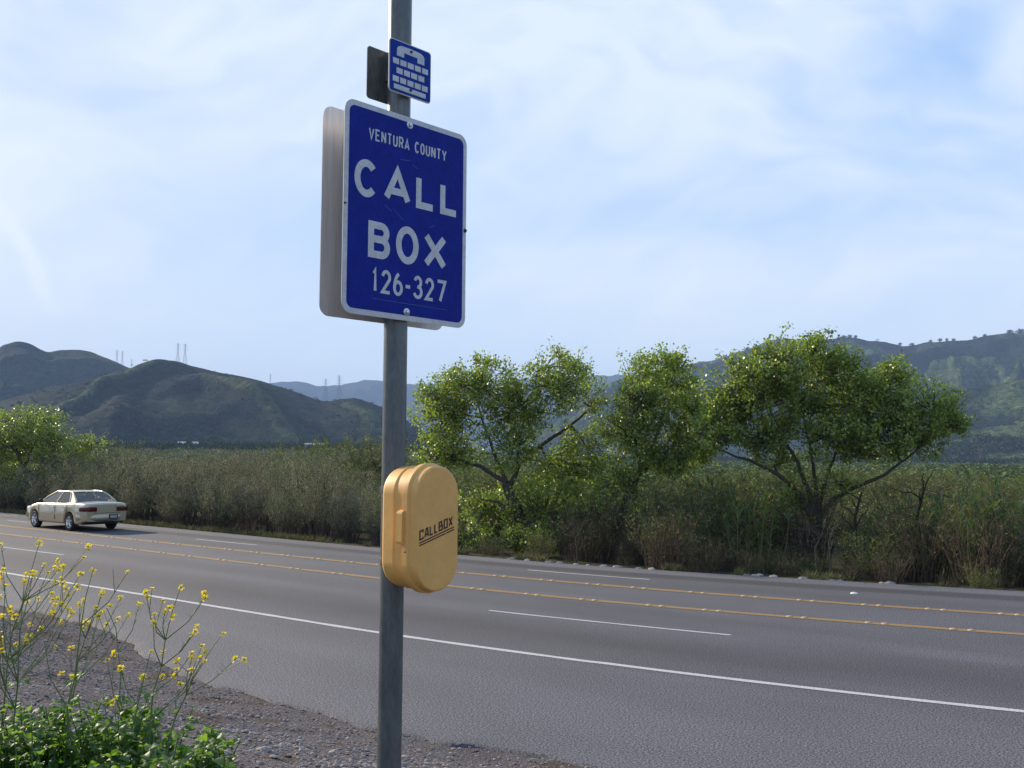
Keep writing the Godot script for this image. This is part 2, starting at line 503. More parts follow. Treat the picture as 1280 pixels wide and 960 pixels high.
func build_hills() -> void:
	var green := [Vector3(0.016, 0.030, 0.020), Vector3(0.020, 0.036, 0.021), Vector3(0.030, 0.047, 0.024)]
	var lush := [Vector3(0.022, 0.034, 0.020), Vector3(0.055, 0.085, 0.030), Vector3(0.10, 0.135, 0.05)]
	hill("hill_peaks", [[-50, 4.0], [-44, 5.2], [-38, 4.4], [-33, 5.0], [-29, 4.5], [-26.12, 5.31], [-25.7, 5.53], [-25.24, 5.67], [-24.77, 5.58], [-24.33, 5.32], [-23.95, 5.18], [-23.41, 5.33], [-22.67, 5.4], [-22.1, 5.31], [-21.33, 5.02], [-20.55, 4.68], [-19.77, 4.38], [-18.59, 4.0], [-16, 3.2], [-12, 2.0]], 2300.0, 1800.0, 3000.0, green, 0.4, 2)
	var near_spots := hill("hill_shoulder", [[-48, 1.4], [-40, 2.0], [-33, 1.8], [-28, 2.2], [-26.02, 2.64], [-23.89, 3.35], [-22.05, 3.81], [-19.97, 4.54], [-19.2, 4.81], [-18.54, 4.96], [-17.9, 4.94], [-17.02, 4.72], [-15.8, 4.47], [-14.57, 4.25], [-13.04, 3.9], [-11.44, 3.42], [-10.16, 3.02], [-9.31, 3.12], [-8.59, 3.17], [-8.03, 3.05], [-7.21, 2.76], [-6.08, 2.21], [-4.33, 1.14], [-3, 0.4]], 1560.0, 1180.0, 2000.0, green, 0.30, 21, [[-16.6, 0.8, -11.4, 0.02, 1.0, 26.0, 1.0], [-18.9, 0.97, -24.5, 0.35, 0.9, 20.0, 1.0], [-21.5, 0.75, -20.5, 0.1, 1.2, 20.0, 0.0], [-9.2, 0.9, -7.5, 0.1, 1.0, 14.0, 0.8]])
	hill("far_range", [[-22, 3.0], [-17, 3.4], [-14.56, 3.7], [-12.7, 3.95], [-11.45, 4.02], [-10.52, 3.83], [-9.75, 3.84], [-9.07, 3.94], [-7.96, 4.18], [-7.15, 4.15], [-5.46, 4.0], [-3.5, 4.07], [-0.88, 4.27], [1.75, 4.37], [4.37, 4.55], [6.97, 4.6], [9.54, 4.4], [12.08, 4.1], [18, 3.5]], 7200.0, 5600.0, 8600.0, green, 0.4, 9)
	var right_spots := hill("grassy_hill", [[0.2, 1.2], [1.76, 2.28], [3.5, 3.37], [5.24, 4.12], [6.97, 4.64], [9.42, 5.1], [11.12, 5.43], [12.72, 5.96], [14.26, 6.4], [15.41, 6.41], [16.26, 6.35], [17.91, 6.47], [19.09, 6.27], [19.99, 6.08], [20.83, 5.93], [21.33, 6.0], [21.72, 6.11], [22.66, 6.15], [23.66, 6.12], [24.51, 6.32], [25.34, 6.4], [26.13, 6.41], [29, 6.9], [34, 6.2], [40, 6.6], [48, 5.0]], 3000.0, 2050.0, 3800.0, lush, 0.6, 33)
	var spur_spots := hill("hill_spur", [[16.5, 0.2], [18.54, 1.24], [20.51, 2.67], [22.31, 3.54], [23.39, 3.64], [24.67, 3.85], [26.07, 4.05], [29, 4.3], [34, 3.4], [42, 2.0]], 1900.0, 1350.0, 2400.0, lush, 0.5, 41)
	var foot_spots := hill("wooded_foothill", [[15, 0.1], [18, 0.45], [20.5, 0.75], [22.3, 1.25], [23.5, 1.55], [24.6, 1.75], [26.1, 1.85], [30, 1.6], [36, 0.8]], 1500.0, 1200.0, 1700.0, lush, 0.3, 52)
	# brush and woods on the slopes, one mass each
	var clump := clump_mesh(60, 1.0, 0.32, Vector3(0.034, 0.05, 0.02), 71)
	for a in [[near_spots, 2600, 3.2, "the dark brush covering the left hillside"], [right_spots, 2600, 4.5, "the dark brush covering the tall right hill"], [spur_spots, 1500, 3.4, "the dark brush covering the low right spur"], [foot_spots, 1500, 7.0, "the woods covering the foothill on the right"]]:
		var where := []
		for k in a[1]:
			var p: Vector3 = a[0][rng.randi() % a[0].size()] + Vector3(rng.randf_range(-9, 9), 0, rng.randf_range(-9, 9))
			if noise.get_noise_2d(p.x * 0.12, p.z * 0.12) < -0.12: continue
			var sz: float = a[2] * rng.randf_range(0.5, 1.3)
			where.append(Transform3D(Basis(Vector3.UP, rng.randf() * TAU).scaled(Vector3(sz, sz * rng.randf_range(0.55, 0.9), sz)), p + Vector3(0, sz * 0.15, 0)))
		scatter("hillside_brush", clump, M.far_leaf, where, a[3], "brush")

func scatter(called: String, m: Mesh, material: Material, where: Array, label: String, category: String) -> void:
	var mm := MultiMesh.new()
	mm.transform_format = MultiMesh.TRANSFORM_3D
	mm.mesh = m
	mm.instance_count = where.size()
	for k in where.size(): mm.set_instance_transform(k, where[k])
	var o := MultiMeshInstance3D.new()
	o.name = numbered(called); o.multimesh = mm; o.material_override = material
	add_child(o)
	tag(o, label, category)
	o.set_meta("kind", "stuff")

func clump_mesh(count: int, radius: float, leaf: float, tone: Vector3, seed_: int) -> ArrayMesh:
	var r := RandomNumberGenerator.new(); r.seed = seed_
	var mb := MB.new()
	for k in count:
		var d := Vector3(r.randfn(), r.randfn() * 0.8, r.randfn()).normalized() * radius * pow(r.randf(), 0.4)
		d.y = absf(d.y)
		leaf_quad(mb, d, Vector3(r.randfn(), r.randfn(), r.randfn()).normalized(), leaf * r.randf_range(0.7, 1.4), 0.9, tone * r.randf_range(0.6, 1.5), r)
	return mb.mesh()

func leaf_quad(mb: MB, p: Vector3, dir: Vector3, length: float, ratio: float, tone: Vector3, r: RandomNumberGenerator) -> void:
	var side := dir.cross(Vector3(r.randfn(), r.randfn(), r.randfn()))
	side = side.normalized() * length * ratio * 0.5
	var lift := side.cross(dir).normalized() * length * 0.12
	var c := kc(tone.x, tone.y, tone.z)
	mb.quad(p, p + dir * length * 0.5 - side + lift, p + dir * length, p + dir * length * 0.55 + side + lift, c)

# ------------------------------------------------------------------ road
func build_road() -> void:
	var ss := []
	var s := -150.0
	while s < 80.0:
		ss.append(s)
		s += 0.1 if s > -15.0 and s < -2.0 else 0.2 if s > -22.0 and s < 2.0 else (0.6 if s > -60.0 and s < 10.0 else 3.0)
	# bands of paving from the near edge to the far one: each [line, share on to the next line, tone]
	var mb := MB.new()
	var cols_ := 0
	for u in ss:
		var keys := [near_t(u), line_t("edge", u), line_t("dash", u), line_t("yellow_a", u), line_t("yellow_b", u), line_t("far_dash", u), line_t("far", u)]
		var nodes := []
		for k in 6:
			var steps: int = [14, 12, 10, 6, 6, 8][k]
			for q in steps: nodes.append([k, float(q) / steps])
		nodes.append([5, 1.0])
		cols_ = nodes.size() + 1
		# the worn lip at the near edge
		for q in nodes.size() + 1:
			var nd: Array = nodes[maxi(q - 1, 0)]
			var k: int = nd[0]
			var f: float = nd[1]
			var t: float = lerpf(keys[k], keys[k + 1], f)
			var y := 0.0
			if q == 0:
				t -= 0.03; y = -0.06
			var tone := 0.13
			match k:
				0: tone = 0.148 - 0.018 * f
				1: tone = 0.098 + 0.022 * cos(f * TAU) + (0.012 if f > 0.85 else 0.0)
				2: tone = 0.118 + 0.012 * cos(f * TAU)
				3: tone = 0.13
				4: tone = 0.115 + 0.012 * cos(f * TAU)
				5: tone = 0.062 if f > 0.22 and f < 0.56 else (0.12 if f < 0.3 else 0.165)
			var streak := noise.get_noise_2d(u * 0.8, t * 22.0) * 0.16 + noise.get_noise_2d(u * 5.0, t * 9.0 + 40.0) * 0.13
			tone *= 1.0 + streak
			mb.add(at_st(u, t, y), Vector3.UP, kc(tone * 1.42, tone * 1.42, tone * 1.58))
	mb.sheet(0, ss.size(), cols_)
	mb.smooth_from(0)
	structure("road", mb.mesh(), M.asphalt)
	# painted lines
	stripe("edge", -150.0, 80.0, 0.13, M.white_paint, "solid white edge line between near shoulder and road")
	stripe("yellow_a", -150.0, 80.0, 0.23, M.yellow_paint, "yellow median line nearest the camera")
	stripe("yellow_b", -150.0, 80.0, 0.25, M.yellow_paint, "yellow median line on the far side of median")
	for d in [[-12.6, -8.07, "short white lane dash right of the call box"], [-31.8, -28.1, "short white lane dash behind the yellow flowers"]]:
		stripe("dash", d[0], d[1], 0.085, M.white_paint, d[2])
	for d in [[-30.3, -27.0, "far white lane dash to the right of the car"], [-16.4, -13.1, "far white lane dash to the right of the call box"], [-44.3, -42.4, "far white lane dash in front of the car"]]:
		stripe("far_dash", d[0], d[1], 0.085, M.white_paint, d[2])

func stripe(which: String, s0: float, s1: float, width: float, m: Material, label: String) -> void:
	var mb := MB.new()
	var s := s0
	var rows := 0
	while true:
		var t := line_t(which, s)
		var w := width * 0.5 * (1.0 + noise.get_noise_2d(s * 30.0, 77.0) * 0.25)
		var jog := 0.025 if which == "edge" and s > -8.4 else 0.0
		mb.add(at_st(s, t + w + jog, 0.005), Vector3.UP, Color.WHITE)
		mb.add(at_st(s, t - w + jog, 0.005), Vector3.UP, Color.WHITE)
		rows += 1
		if s >= s1: break
		s = minf(s + (0.25 if s > -60.0 and s < 8.0 else 3.0), s1)
	for r in rows - 1:
		var a := r * 2
		mb.ix.append_array([a, a + 2, a + 1, a + 1, a + 2, a + 3])
	var o := structure("road_marking", mb.mesh(), m)
	o.set_meta("label", label)

func build_markers() -> void:
	var mb := MB.new()
	mb.lathe(Vector3.ZERO, Basis.IDENTITY, [[0.062, 0.0], [0.058, 0.008], [0.045, 0.016], [0.025, 0.021], [0.0, 0.0225]], 12)
	var dome := mb.mesh()
	var near_s := [-34.5, -32.9, -31.4, -29.8, -28.2, -26.7, -25.4, -23.8, -22.1, -20.7, -19.1, -14.8, -13.4, -12.1, -10.7, -9.6, -8.1, -6.8, -5.5]
	var far_s := [-36.8, -34.7, -33.0, -31.5, -30.3, -29.0, -27.6, -26.3, -25.0, -23.6, -22.3, -21.0, -19.8, -17.2, -16.0, -14.7, -13.5, -12.4, -11.1, -10.0, -8.9, -7.7, -6.6, -5.4]
	for a in [["yellow_a", near_s, "raised round yellow marker on the near yellow line", "round markers on the near yellow line"], ["yellow_b", far_s, "raised round yellow marker on the far yellow line", "round markers on the far yellow line"]]:
		for s in a[1]:
			for e in [-0.13, 0.13]:
				var u: float = s + e
				var o := top("road_marker", dome, M.marker)
				o.position = at_st(u, line_t(a[0], u) + rng.randf_range(-0.012, 0.012), 0.0045)
				tag(o, a[2], "road marker", a[3])
	var w := top("road_marker", dome, M.marker_white)
	w.position = Vector3(7.09, 0.001, -21.9); w.scale = Vector3(1.3, 1.3, 1.3)
	tag(w, "lone white road marker on the far lane at right", "road marker")

# ------------------------------------------------------------------ far valley
func polar(az: float, d: float, y := 0.0) -> Vector3:
	var a := deg_to_rad(az)
	return Vector3(sin(a) * d, y, -cos(a) * d)

func build_far_valley() -> void:
	var clump := clump_mesh(90, 1.0, 0.36, Vector3(0.035, 0.055, 0.02), 17)
	# orchard rows
	for row in [[2.0, 34.0, 1160.0, 4.2, "the nearer dark orchard row below the right hills"], [3.0, 34.0, 1230.0, 4.6, "the farther dark orchard row below the right hills"], [-30.0, -4.0, 760.0, 3.0, "the nearer orchard row below the left hill"], [-30.0, -4.0, 880.0, 3.2, "the farther orchard row below the left hill"], [-32.0, -3.0, 1090.0, 4.0, "the bare brown orchard at the foot of left hill"]]:
		var where := []
		var az: float = row[0]
		while az < row[1]:
			for k in 2:
				var p := polar(az + rng.randf_range(-0.05, 0.05), row[2] + rng.randf_range(-12, 12))
				p.y = floor_y(p.x, p.z)
				if noise.get_noise_2d(p.x * 0.2, p.z * 0.2) > -0.3:
					var sz: float = row[3] * rng.randf_range(0.75, 1.25)
					where.append(Transform3D(Basis(Vector3.UP, rng.randf() * TAU).scaled(Vector3(sz, sz * 1.2, sz)), p))
			az += 0.16
		scatter("orchard_row", clump, M.far_leaf, where, row[4], "orchard")
	# a few trees and sheds that stand out below the left hill
	var proto := far_tree("valley_tree", 3, Vector3(0.045, 0.065, 0.03), polar(-17.1, 1080.0), 11.0, "dark round tree left of the white sheds below the hill")
	for a in [[-16.5, 1085.0, 9.0, "dark low tree between the white sheds below the hill"], [-15.9, 1120.0, 13.0, "broad brownish tree right of the two white sheds"], [-8.9, 1040.0, 8.5, "pale round tree left of the pole below the hill"], [-8.1, 1050.0, 7.5, "small tree nearest the pole below the left hill"], [-8.5, 1150.0, 17.0, "tall dark poplar behind the small valley trees"], [-10.2, 1060.0, 16.0, "bare reddish tree above the small white barn"]]:
		var p := polar(a[0], a[1])
		p.y = floor_y(p.x, p.z)
		var o := copy_of(proto, p, rng.randf() * TAU, Vector3.ONE * a[2] / 11.0, a[3], "")
		if a[2] == 17.0: o.scale = Vector3(0.7, 1.6, 0.7)
	for a in [[-17.42, 1070.0, 7.0, "small white shed below the hill, left of its twin"], [-16.75, 1070.0, 5.5, "small white shed below the hill, right of its twin"], [-10.85, 1020.0, 9.0, "long white barn below the bare reddish tree"], [-10.3, 1015.0, 5.0, "small white hut to the right of the long barn"]]:
		var p := polar(a[0], a[1])
		p.y = floor_y(p.x, p.z) - 0.3
		var h := base("white_shed", p, a[3], "shed", "", deg_to_rad(20))
		var mb := MB.new()
		mb.box(Vector3(0, 1.8, 0), Vector3(a[2], 3.6, 5.0))
		part("wall", mb.mesh(), mat(col(0.75, 0.74, 0.7), 0.8), h)
		mb = MB.new()
		var w: float = a[2] / 2 + 0.3
		mb.quad(Vector3(-w, 3.5, 2.9), Vector3(-w, 4.9, 0), Vector3(w, 4.9, 0), Vector3(w, 3.5, 2.9))
		mb.quad(Vector3(w, 3.5, -2.9), Vector3(w, 4.9, 0), Vector3(-w, 4.9, 0), Vector3(-w, 3.5, -2.9))
		part("roof", mb.mesh(), mat(col(0.55, 0.53, 0.5), 0.7), h)
		mb = MB.new()
		mb.box(Vector3(w * 0.3, 1.1, 2.52), Vector3(1.2, 2.2, 0.06))
		part("door", mb.mesh(), mat(col(0.12, 0.1, 0.09), 0.7), h)
	# bare pale tree on the right, and the trees along the right ridge
	var bare := base("bare_tree", polar(24.0, 1190.0, floor_y(0, -50)), "bare pale tree in front of the wooded foothill", "tree")
	bare.position.y = -0.5
	var bm := MB.new()
	bm.tube([Vector3.ZERO, Vector3(0.4, 7, 0), Vector3(0, 14, 0)], [0.9, 0.6, 0.25], 6, kc(0.2, 0.17, 0.13))
	part("trunk", bm.mesh(), M.bark, bare)
	bm = MB.new()
	for k in 26:
		var q := Vector3(rng.randf_range(-5, 5), rng.randf_range(10, 19), rng.randf_range(-4, 4))
		bm.tube([Vector3(0.3, 5.0 + rng.randf() * 7.0, 0), q * 0.6 + Vector3(0, 4.5, 0), q], [0.4, 0.25, 0.08], 4, kc(0.2, 0.17, 0.13), false)
	part("crown", bm.mesh(), M.bark, bare)
	var ridge := far_tree("ridge_tree", 5, Vector3(0.035, 0.042, 0.028), polar(14.26, 2990.0, 2.75 + 2990.0 * tan(deg_to_rad(6.25))), 12.0, "small dark tree on the skyline of the right hill")
	ridge.set_meta("group", "trees along the skyline of the right hill")
	for a in [[17.9, 6.43, 16.0], [17.6, 6.42, 14.0], [20.37, 5.97, 11.0], [20.95, 5.92, 15.0], [21.83, 6.08, 9.0], [22.28, 6.12, 12.0], [22.92, 6.1, 11.0], [23.92, 6.17, 13.0], [24.36, 6.26, 11.0], [25.52, 6.39, 19.0], [25.95, 6.4, 22.0], [12.72, 5.92, 12.0], [13.76, 6.24, 11.0], [22.6, 6.13, 9.0], [18.2, 6.42, 11.0]]:
		var sz: float = a[2] / 12.0
		copy_of(ridge, polar(a[0], 2995.0, 2.75 + 2995.0 * tan(deg_to_rad(a[1])) - 8.5 * sz), rng.randf() * TAU, Vector3(sz * 1.2, sz, sz * 1.2))
	# transmission towers on the left hills
	var py := make_pylon()
	var at := [[-17.74, 4.93, 1600.0, 28.0, "tall lattice pylon left of the pair on hill shoulder"], [-17.38, 4.84, 1600.0, 30.0, "tall lattice pylon right of the pair on hill shoulder"], [-20.71, 4.70, 2000.0, 26.0, "small lattice pylon in the saddle, leftmost of three"], [-20.45, 4.62, 2000.0, 27.0, "small lattice pylon in the saddle, middle of three"], [-20.0, 4.48, 2000.0, 18.0, "faint lattice pylon in the saddle, rightmost of three"], [-10.09, 3.08, 1640.0, 34.0, "lattice pylon before the blue range, left of two"], [-9.37, 3.14, 1640.0, 38.0, "lattice pylon before the blue range, nearer the pole"], [-13.0, 3.87, 1620.0, 17.0, "faint lattice pylon on the descending ridge"]]
	for k in at.size():
		var a: Array = at[k]
		var p := polar(a[0], a[2], 2.75 + a[2] * tan(deg_to_rad(a[1])) - 3.0)
		var o: Node3D = py if k == 0 else copy_of(py, p, 0.6, Vector3.ONE)
		o.position = p; o.rotation.y = 0.6; o.scale = Vector3.ONE * a[3] / 40.0
		o.set_meta("label", a[4])

func far_tree(called: String, seed_: int, tone: Vector3, at: Vector3, height: float, label: String) -> Node3D:
	if called == "valley_tree": at.y = floor_y(at.x, at.z)
	var o := base(called, at, label, "tree")
	var r := RandomNumberGenerator.new(); r.seed = seed_
	var mb := MB.new()
	mb.tube([Vector3(0, -1, 0), Vector3(0.2, height * 0.3, 0), Vector3(0, height * 0.7, 0)], [0.45, 0.35, 0.12], 5, kc(0.08, 0.065, 0.05))
	part("trunk", mb.mesh(), M.bark, o)
	mb = MB.new()
	for k in 420:
		var d := Vector3(r.randfn(), r.randfn(), r.randfn()).normalized() * pow(r.randf(), 0.45)
		var p := Vector3(d.x * height * 0.42, height * 0.58 + d.y * height * 0.4, d.z * height * 0.42)
		p += Vector3(noise.get_noise_2d(p.y * 30.0, seed_), 0, noise.get_noise_2d(p.y * 30.0, 9)) * 2.0
		leaf_quad(mb, p, Vector3(r.randfn(), r.randfn(), r.randfn()).normalized(), height * 0.1 * r.randf_range(0.6, 1.3), 0.9, tone * r.randf_range(0.6, 1.5), r)
	part("crown", mb.mesh(), M.far_leaf, o)
	return o

func make_pylon() -> Node3D:
	var o := base("transmission_tower", Vector3.ZERO, "lattice pylon", "pylon", "")
	var steel := mat(col(0.22, 0.23, 0.25), 0.6, 0.2)
	var h := 40.0
	for sx in [-1, 1]:
		for sz in [-1, 1]:
			var mb := MB.new()
			mb.tube([Vector3(3.6 * sx, 0, 3.6 * sz), Vector3(1.0 * sx, h * 0.6, 1.0 * sz), Vector3(0.5 * sx, h, 0.5 * sz)], [0.2, 0.16, 0.12], 4)
			part("leg", mb.mesh(), steel, o)
	for lev in 7:
		var mb := MB.new()
		var y0 := h * lev / 7.0
		var y1 := h * (lev + 1) / 7.0
		var w0 := lerpf(3.6, 1.0, minf(y0 / (h * 0.6), 1.0))
		var w1 := lerpf(3.6, 1.0, minf(y1 / (h * 0.6), 1.0))
		for q in [[1, 1, -1, 1], [-1, 1, -1, -1], [-1, -1, 1, -1], [1, -1, 1, 1]]:
			mb.tube([Vector3(q[0] * w0, y0, q[1] * w0), Vector3(q[2] * w1, y1, q[3] * w1)], [0.07, 0.07], 4)
			mb.tube([Vector3(q[2] * w0, y0, q[3] * w0), Vector3(q[0] * w1, y1, q[1] * w1)], [0.07, 0.07], 4)
		part("brace", mb.mesh(), steel, o)
	for y in [0.66, 0.79, 0.92]:
		var mb := MB.new()
		for sx in [-1, 1]:
			mb.tube([Vector3(0.8 * sx, h * y, 0), Vector3(6.2 * sx, h * y + 0.6, 0)], [0.16, 0.09], 4)
			mb.tube([Vector3(0.8 * sx, h * y + 2.2, 0), Vector3(6.2 * sx, h * y + 0.6, 0)], [0.1, 0.08], 4)
		part("crossarm", mb.mesh(), steel, o)
	return o

# ------------------------------------------------------------------ trees
# limbs and lobes are drawn in units of mpp metres, x to the right and y downwards, from the foot at (bx, by)
func leafy_tree(called: String, at: Vector3, mpp: float, bx: float, by: float, limbs: Array, lobes: Array, tone: Array, seed_: int, label: String, density := 1.0) -> void:
	var r := RandomNumberGenerator.new(); r.seed = seed_
	var o := base(called, at, label, "tree", "")
	var conv := func(p: Array) -> Vector3: return Vector3((p[0] - bx) * mpp, (by - p[1]) * mpp, 0)
	var nodes := []   # [point, radius]
	var first := true
	var bark := kc(0.085, 0.072, 0.06)
	for l in limbs:
		var pts := []
		var rad := []
		var r0: float = l[0]
		var zdrift := 0.0 if first else r.randf_range(-1.0, 1.0)
		for k in range(1, l.size()):
			var p: Vector3 = conv.call(l[k])
			var f := float(k - 1) / maxi(l.size() - 2, 1)
			p.z = zdrift * f * 1.3 + r.randf_range(-0.05, 0.05)
			pts.append(p)
			rad.append(lerpf(r0, r0 * (0.75 if first else 0.2), f) * (1.0 if first else 0.72))
		# bend the polyline a little between its points
		var fine := []
		var frad := []
		for k in pts.size() - 1:
			for q in 3:
				var f := q / 3.0
				fine.append(pts[k].lerp(pts[k + 1], f) + Vector3(r.randfn(), r.randfn(), r.randfn()) * r0 * (0.12 if q else 0.0))
				frad.append(lerpf(rad[k], rad[k + 1], f))
		fine.append(pts[-1]); frad.append(rad[-1])
		var mb := MB.new()
		mb.tube(fine, frad, 8, bark)
		part("trunk" if first else "limb", mb.mesh(), M.bark, o)
		for k in fine.size():
			if not first or k > fine.size() * 0.6: nodes.append([fine[k], frad[k]])
		first = false
	var tw := MB.new()
	var lf := MB.new()
	for lobe in lobes:
		var c: Vector3 = conv.call(lobe)
		c.z = r.randf_range(-1.0, 1.0)
		var rx: float = lobe[2] * mpp * 1.12
		var ry: float = lobe[3] * mpp * 1.12
		var rz := maxf(rx, ry) * 0.95
		var share: float = lobe[4] if lobe.size() > 4 else 1.0
		# a branch from the nearest limb to the middle of the lobe
		var best: Array = nodes[0]
		for nd in nodes:
			if nd[0].distance_to(c) < best[0].distance_to(c): best = nd
		var mid: Vector3 = best[0].lerp(c, 0.5) + Vector3(r.randfn(), 0.6, r.randfn()) * 0.15
		tw.tube([best[0], mid, c], [minf(best[1], 0.05), 0.032, 0.018], 5, bark, false)
		var twigs := int(lobe[2] * lobe[3] * PI / 17.0 * share * density)
		for k in twigs:
			var d := Vector3(r.randfn(), r.randfn(), r.randfn()).normalized() * pow(r.randf(), 0.42) * (1.0 if r.randf() < 0.84 else r.randf_range(1.05, 1.38))
			var tip := c + Vector3(d.x * rx, d.y * ry, d.z * rz)
			# clumps: leave out the twigs that fall in the gaps
			if noise.get_noise_3d(tip.x * 19.0 + seed_ * 50.0, tip.y * 22.0, tip.z * 19.0) < -0.07: continue
			var from := c.lerp(tip, r.randf_range(0.1, 0.45)) if r.randf() < 0.6 else mid.lerp(tip, r.randf_range(0.2, 0.6))
			var knee := from.lerp(tip, 0.55) + Vector3(r.randfn(), r.randfn() + 0.4, r.randfn()) * 0.07
			tip += Vector3(0, 0.12, 0)
			tw.tube([from, knee, tip], [0.012, 0.008, 0.004], 3, bark, false)
			var lum := r.randf_range(0.7, 1.25)
			for q in 20:
				var f := pow(r.randf(), 0.6)
				var p := knee.lerp(tip, f * 1.1) + Vector3(r.randfn(), r.randfn(), r.randfn()) * 0.085
				var dir := Vector3(r.randfn(), r.randfn() - 0.55, r.randfn()).normalized()
				var tn: Vector3 = tone[r.randi() % tone.size()] * lum * r.randf_range(0.75, 1.25)
				leaf_quad(lf, p, dir, r.randf_range(0.06, 0.105), 0.85, tn, r)
	part("twigs", tw.mesh(), M.bark, o).set_meta("kind", "stuff")
	part("crown", lf.mesh(), M.leaf, o).set_meta("kind", "stuff")

func build_trees() -> void:
	var tone := [Vector3(0.27, 0.345, 0.075), Vector3(0.31, 0.37, 0.10), Vector3(0.20, 0.28, 0.06), Vector3(0.36, 0.39, 0.15)]
	leafy_tree("cottonwood_tree", Vector3(8.85, -0.42, -30.8), 0.0237, 1013, 706,
		[[0.21, [1013, 712], [1014, 670], [1017, 638]],
		[0.14, [1014, 655], [995, 615], [968, 590], [930, 572], [893, 560]], [0.12, [1017, 642], [1003, 605], [990, 575], [970, 545], [950, 500]],
		[0.10, [1017, 640], [1016, 600], [1012, 570], [1004, 520], [1012, 470]], [0.10, [1018, 642], [1030, 600], [1048, 560], [1072, 520], [1092, 485]],
		[0.12, [1020, 642], [1035, 620], [1062, 605], [1095, 590], [1122, 568], [1155, 535]], [0.05, [1010, 668], [1003, 640], [992, 620]]],
		[[918, 492, 46, 40], [955, 462, 46, 36], [1015, 448, 40, 30], [985, 500, 55, 40], [1050, 470, 35, 28, 0.6], [1065, 505, 55, 40], [1095, 480, 46, 36], [1145, 512, 44, 32], [1090, 540, 62, 26], [905, 528, 42, 28], [960, 545, 50, 24], [1030, 545, 45, 24], [1175, 528, 22, 18, 0.8], [1130, 552, 44, 24, 0.7], [882, 545, 30, 24, 0.8], [1060, 566, 58, 20, 0.5], [985, 576, 48, 18, 0.4], [985, 628, 34, 32, 0.45], [1040, 600, 34, 18, 0.3], [1022, 432, 10, 14, 0.8]],
		tone, 5, "spreading green cottonwood with forked trunk at the right")
	leafy_tree("cottonwood_tree", Vector3(0.75, -0.42, -33.6), 0.0257, 668, 694,
		[[0.24, [669, 700], [655, 652], [640, 622], [633, 602]],
		[0.10, [650, 640], [622, 626], [598, 622]], [0.12, [633, 602], [600, 582], [560, 572], [522, 560]], [0.14, [636, 606], [650, 575], [690, 545], [725, 520], [748, 498]],
		[0.10, [633, 602], [615, 560], [600, 520], [588, 478]], [0.09, [645, 590], [650, 550], [658, 500], [682, 455]], [0.06, [664, 680], [700, 660], [735, 640]]],
		[[556, 520, 40, 46], [600, 482, 48, 34], [645, 510, 50, 46], [692, 482, 40, 38], [716, 458, 24, 22, 0.6], [560, 568, 46, 28], [538, 495, 22, 26, 0.7], [640, 562, 46, 28, 0.8], [612, 640, 56, 34, 0.7], [680, 640, 52, 42, 0.8], [590, 662, 34, 22, 0.6], [702, 592, 46, 36, 0.8], [655, 672, 46, 18, 0.6], [735, 560, 36, 40, 0.5], [735, 500, 28, 36, 0.5], [610, 452, 16, 12, 0.35], [695, 445, 12, 12, 0.4]],
		tone, 9, "leaning cottonwood with dark trunk right beside the call box")
	leafy_tree("cottonwood_tree", Vector3(3.15, -0.42, -33.0), 0.0252, 748, 700,
		[[0.16, [747, 706], [757, 655], [766, 625], [779, 597]],
		[0.09, [753, 672], [775, 643], [812, 630], [852, 612]], [0.10, [779, 597], [800, 560], [815, 520], [822, 478]], [0.08, [784, 585], [772, 540], [776, 500]], [0.08, [779, 597], [830, 556], [872, 530]]],
		[[785, 500, 40, 46], [828, 482, 38, 36], [848, 522, 34, 38], [800, 455, 28, 18], [835, 452, 18, 14, 0.7], [770, 545, 38, 34], [820, 570, 46, 34], [760, 604, 38, 34, 0.8], [862, 562, 28, 24], [720, 648, 38, 38, 0.8], [790, 652, 38, 24, 0.4]],
		tone, 14, "upright cottonwood between the leaning tree and the spreading tree")
	leafy_tree("cottonwood_tree", Vector3(-25.6, -0.45, -55.0), 0.0419, 28, 612,
		[[0.26, [28, 618], [28, 580], [32, 552]],
		[0.14, [32, 555], [15, 530], [-10, 512]], [0.13, [32, 552], [45, 525], [55, 500]], [0.14, [32, 560], [65, 548], [95, 535], [118, 527]], [0.1, [30, 552], [22, 525], [20, 495]]],
		[[18, 500, 36, 22, 1.6], [58, 502, 32, 24, 1.6], [45, 535, 46, 28, 1.6], [116, 527, 20, 18, 1.3], [88, 542, 38, 22, 1.6], [5, 530, 40, 34, 1.6], [-32, 520, 40, 40, 1.3], [40, 568, 52, 18, 1.5], [100, 568, 30, 14, 1.2], [75, 520, 26, 22, 1.4]],
		tone, 21, "broad green cottonwood behind the grey scrub at far left")

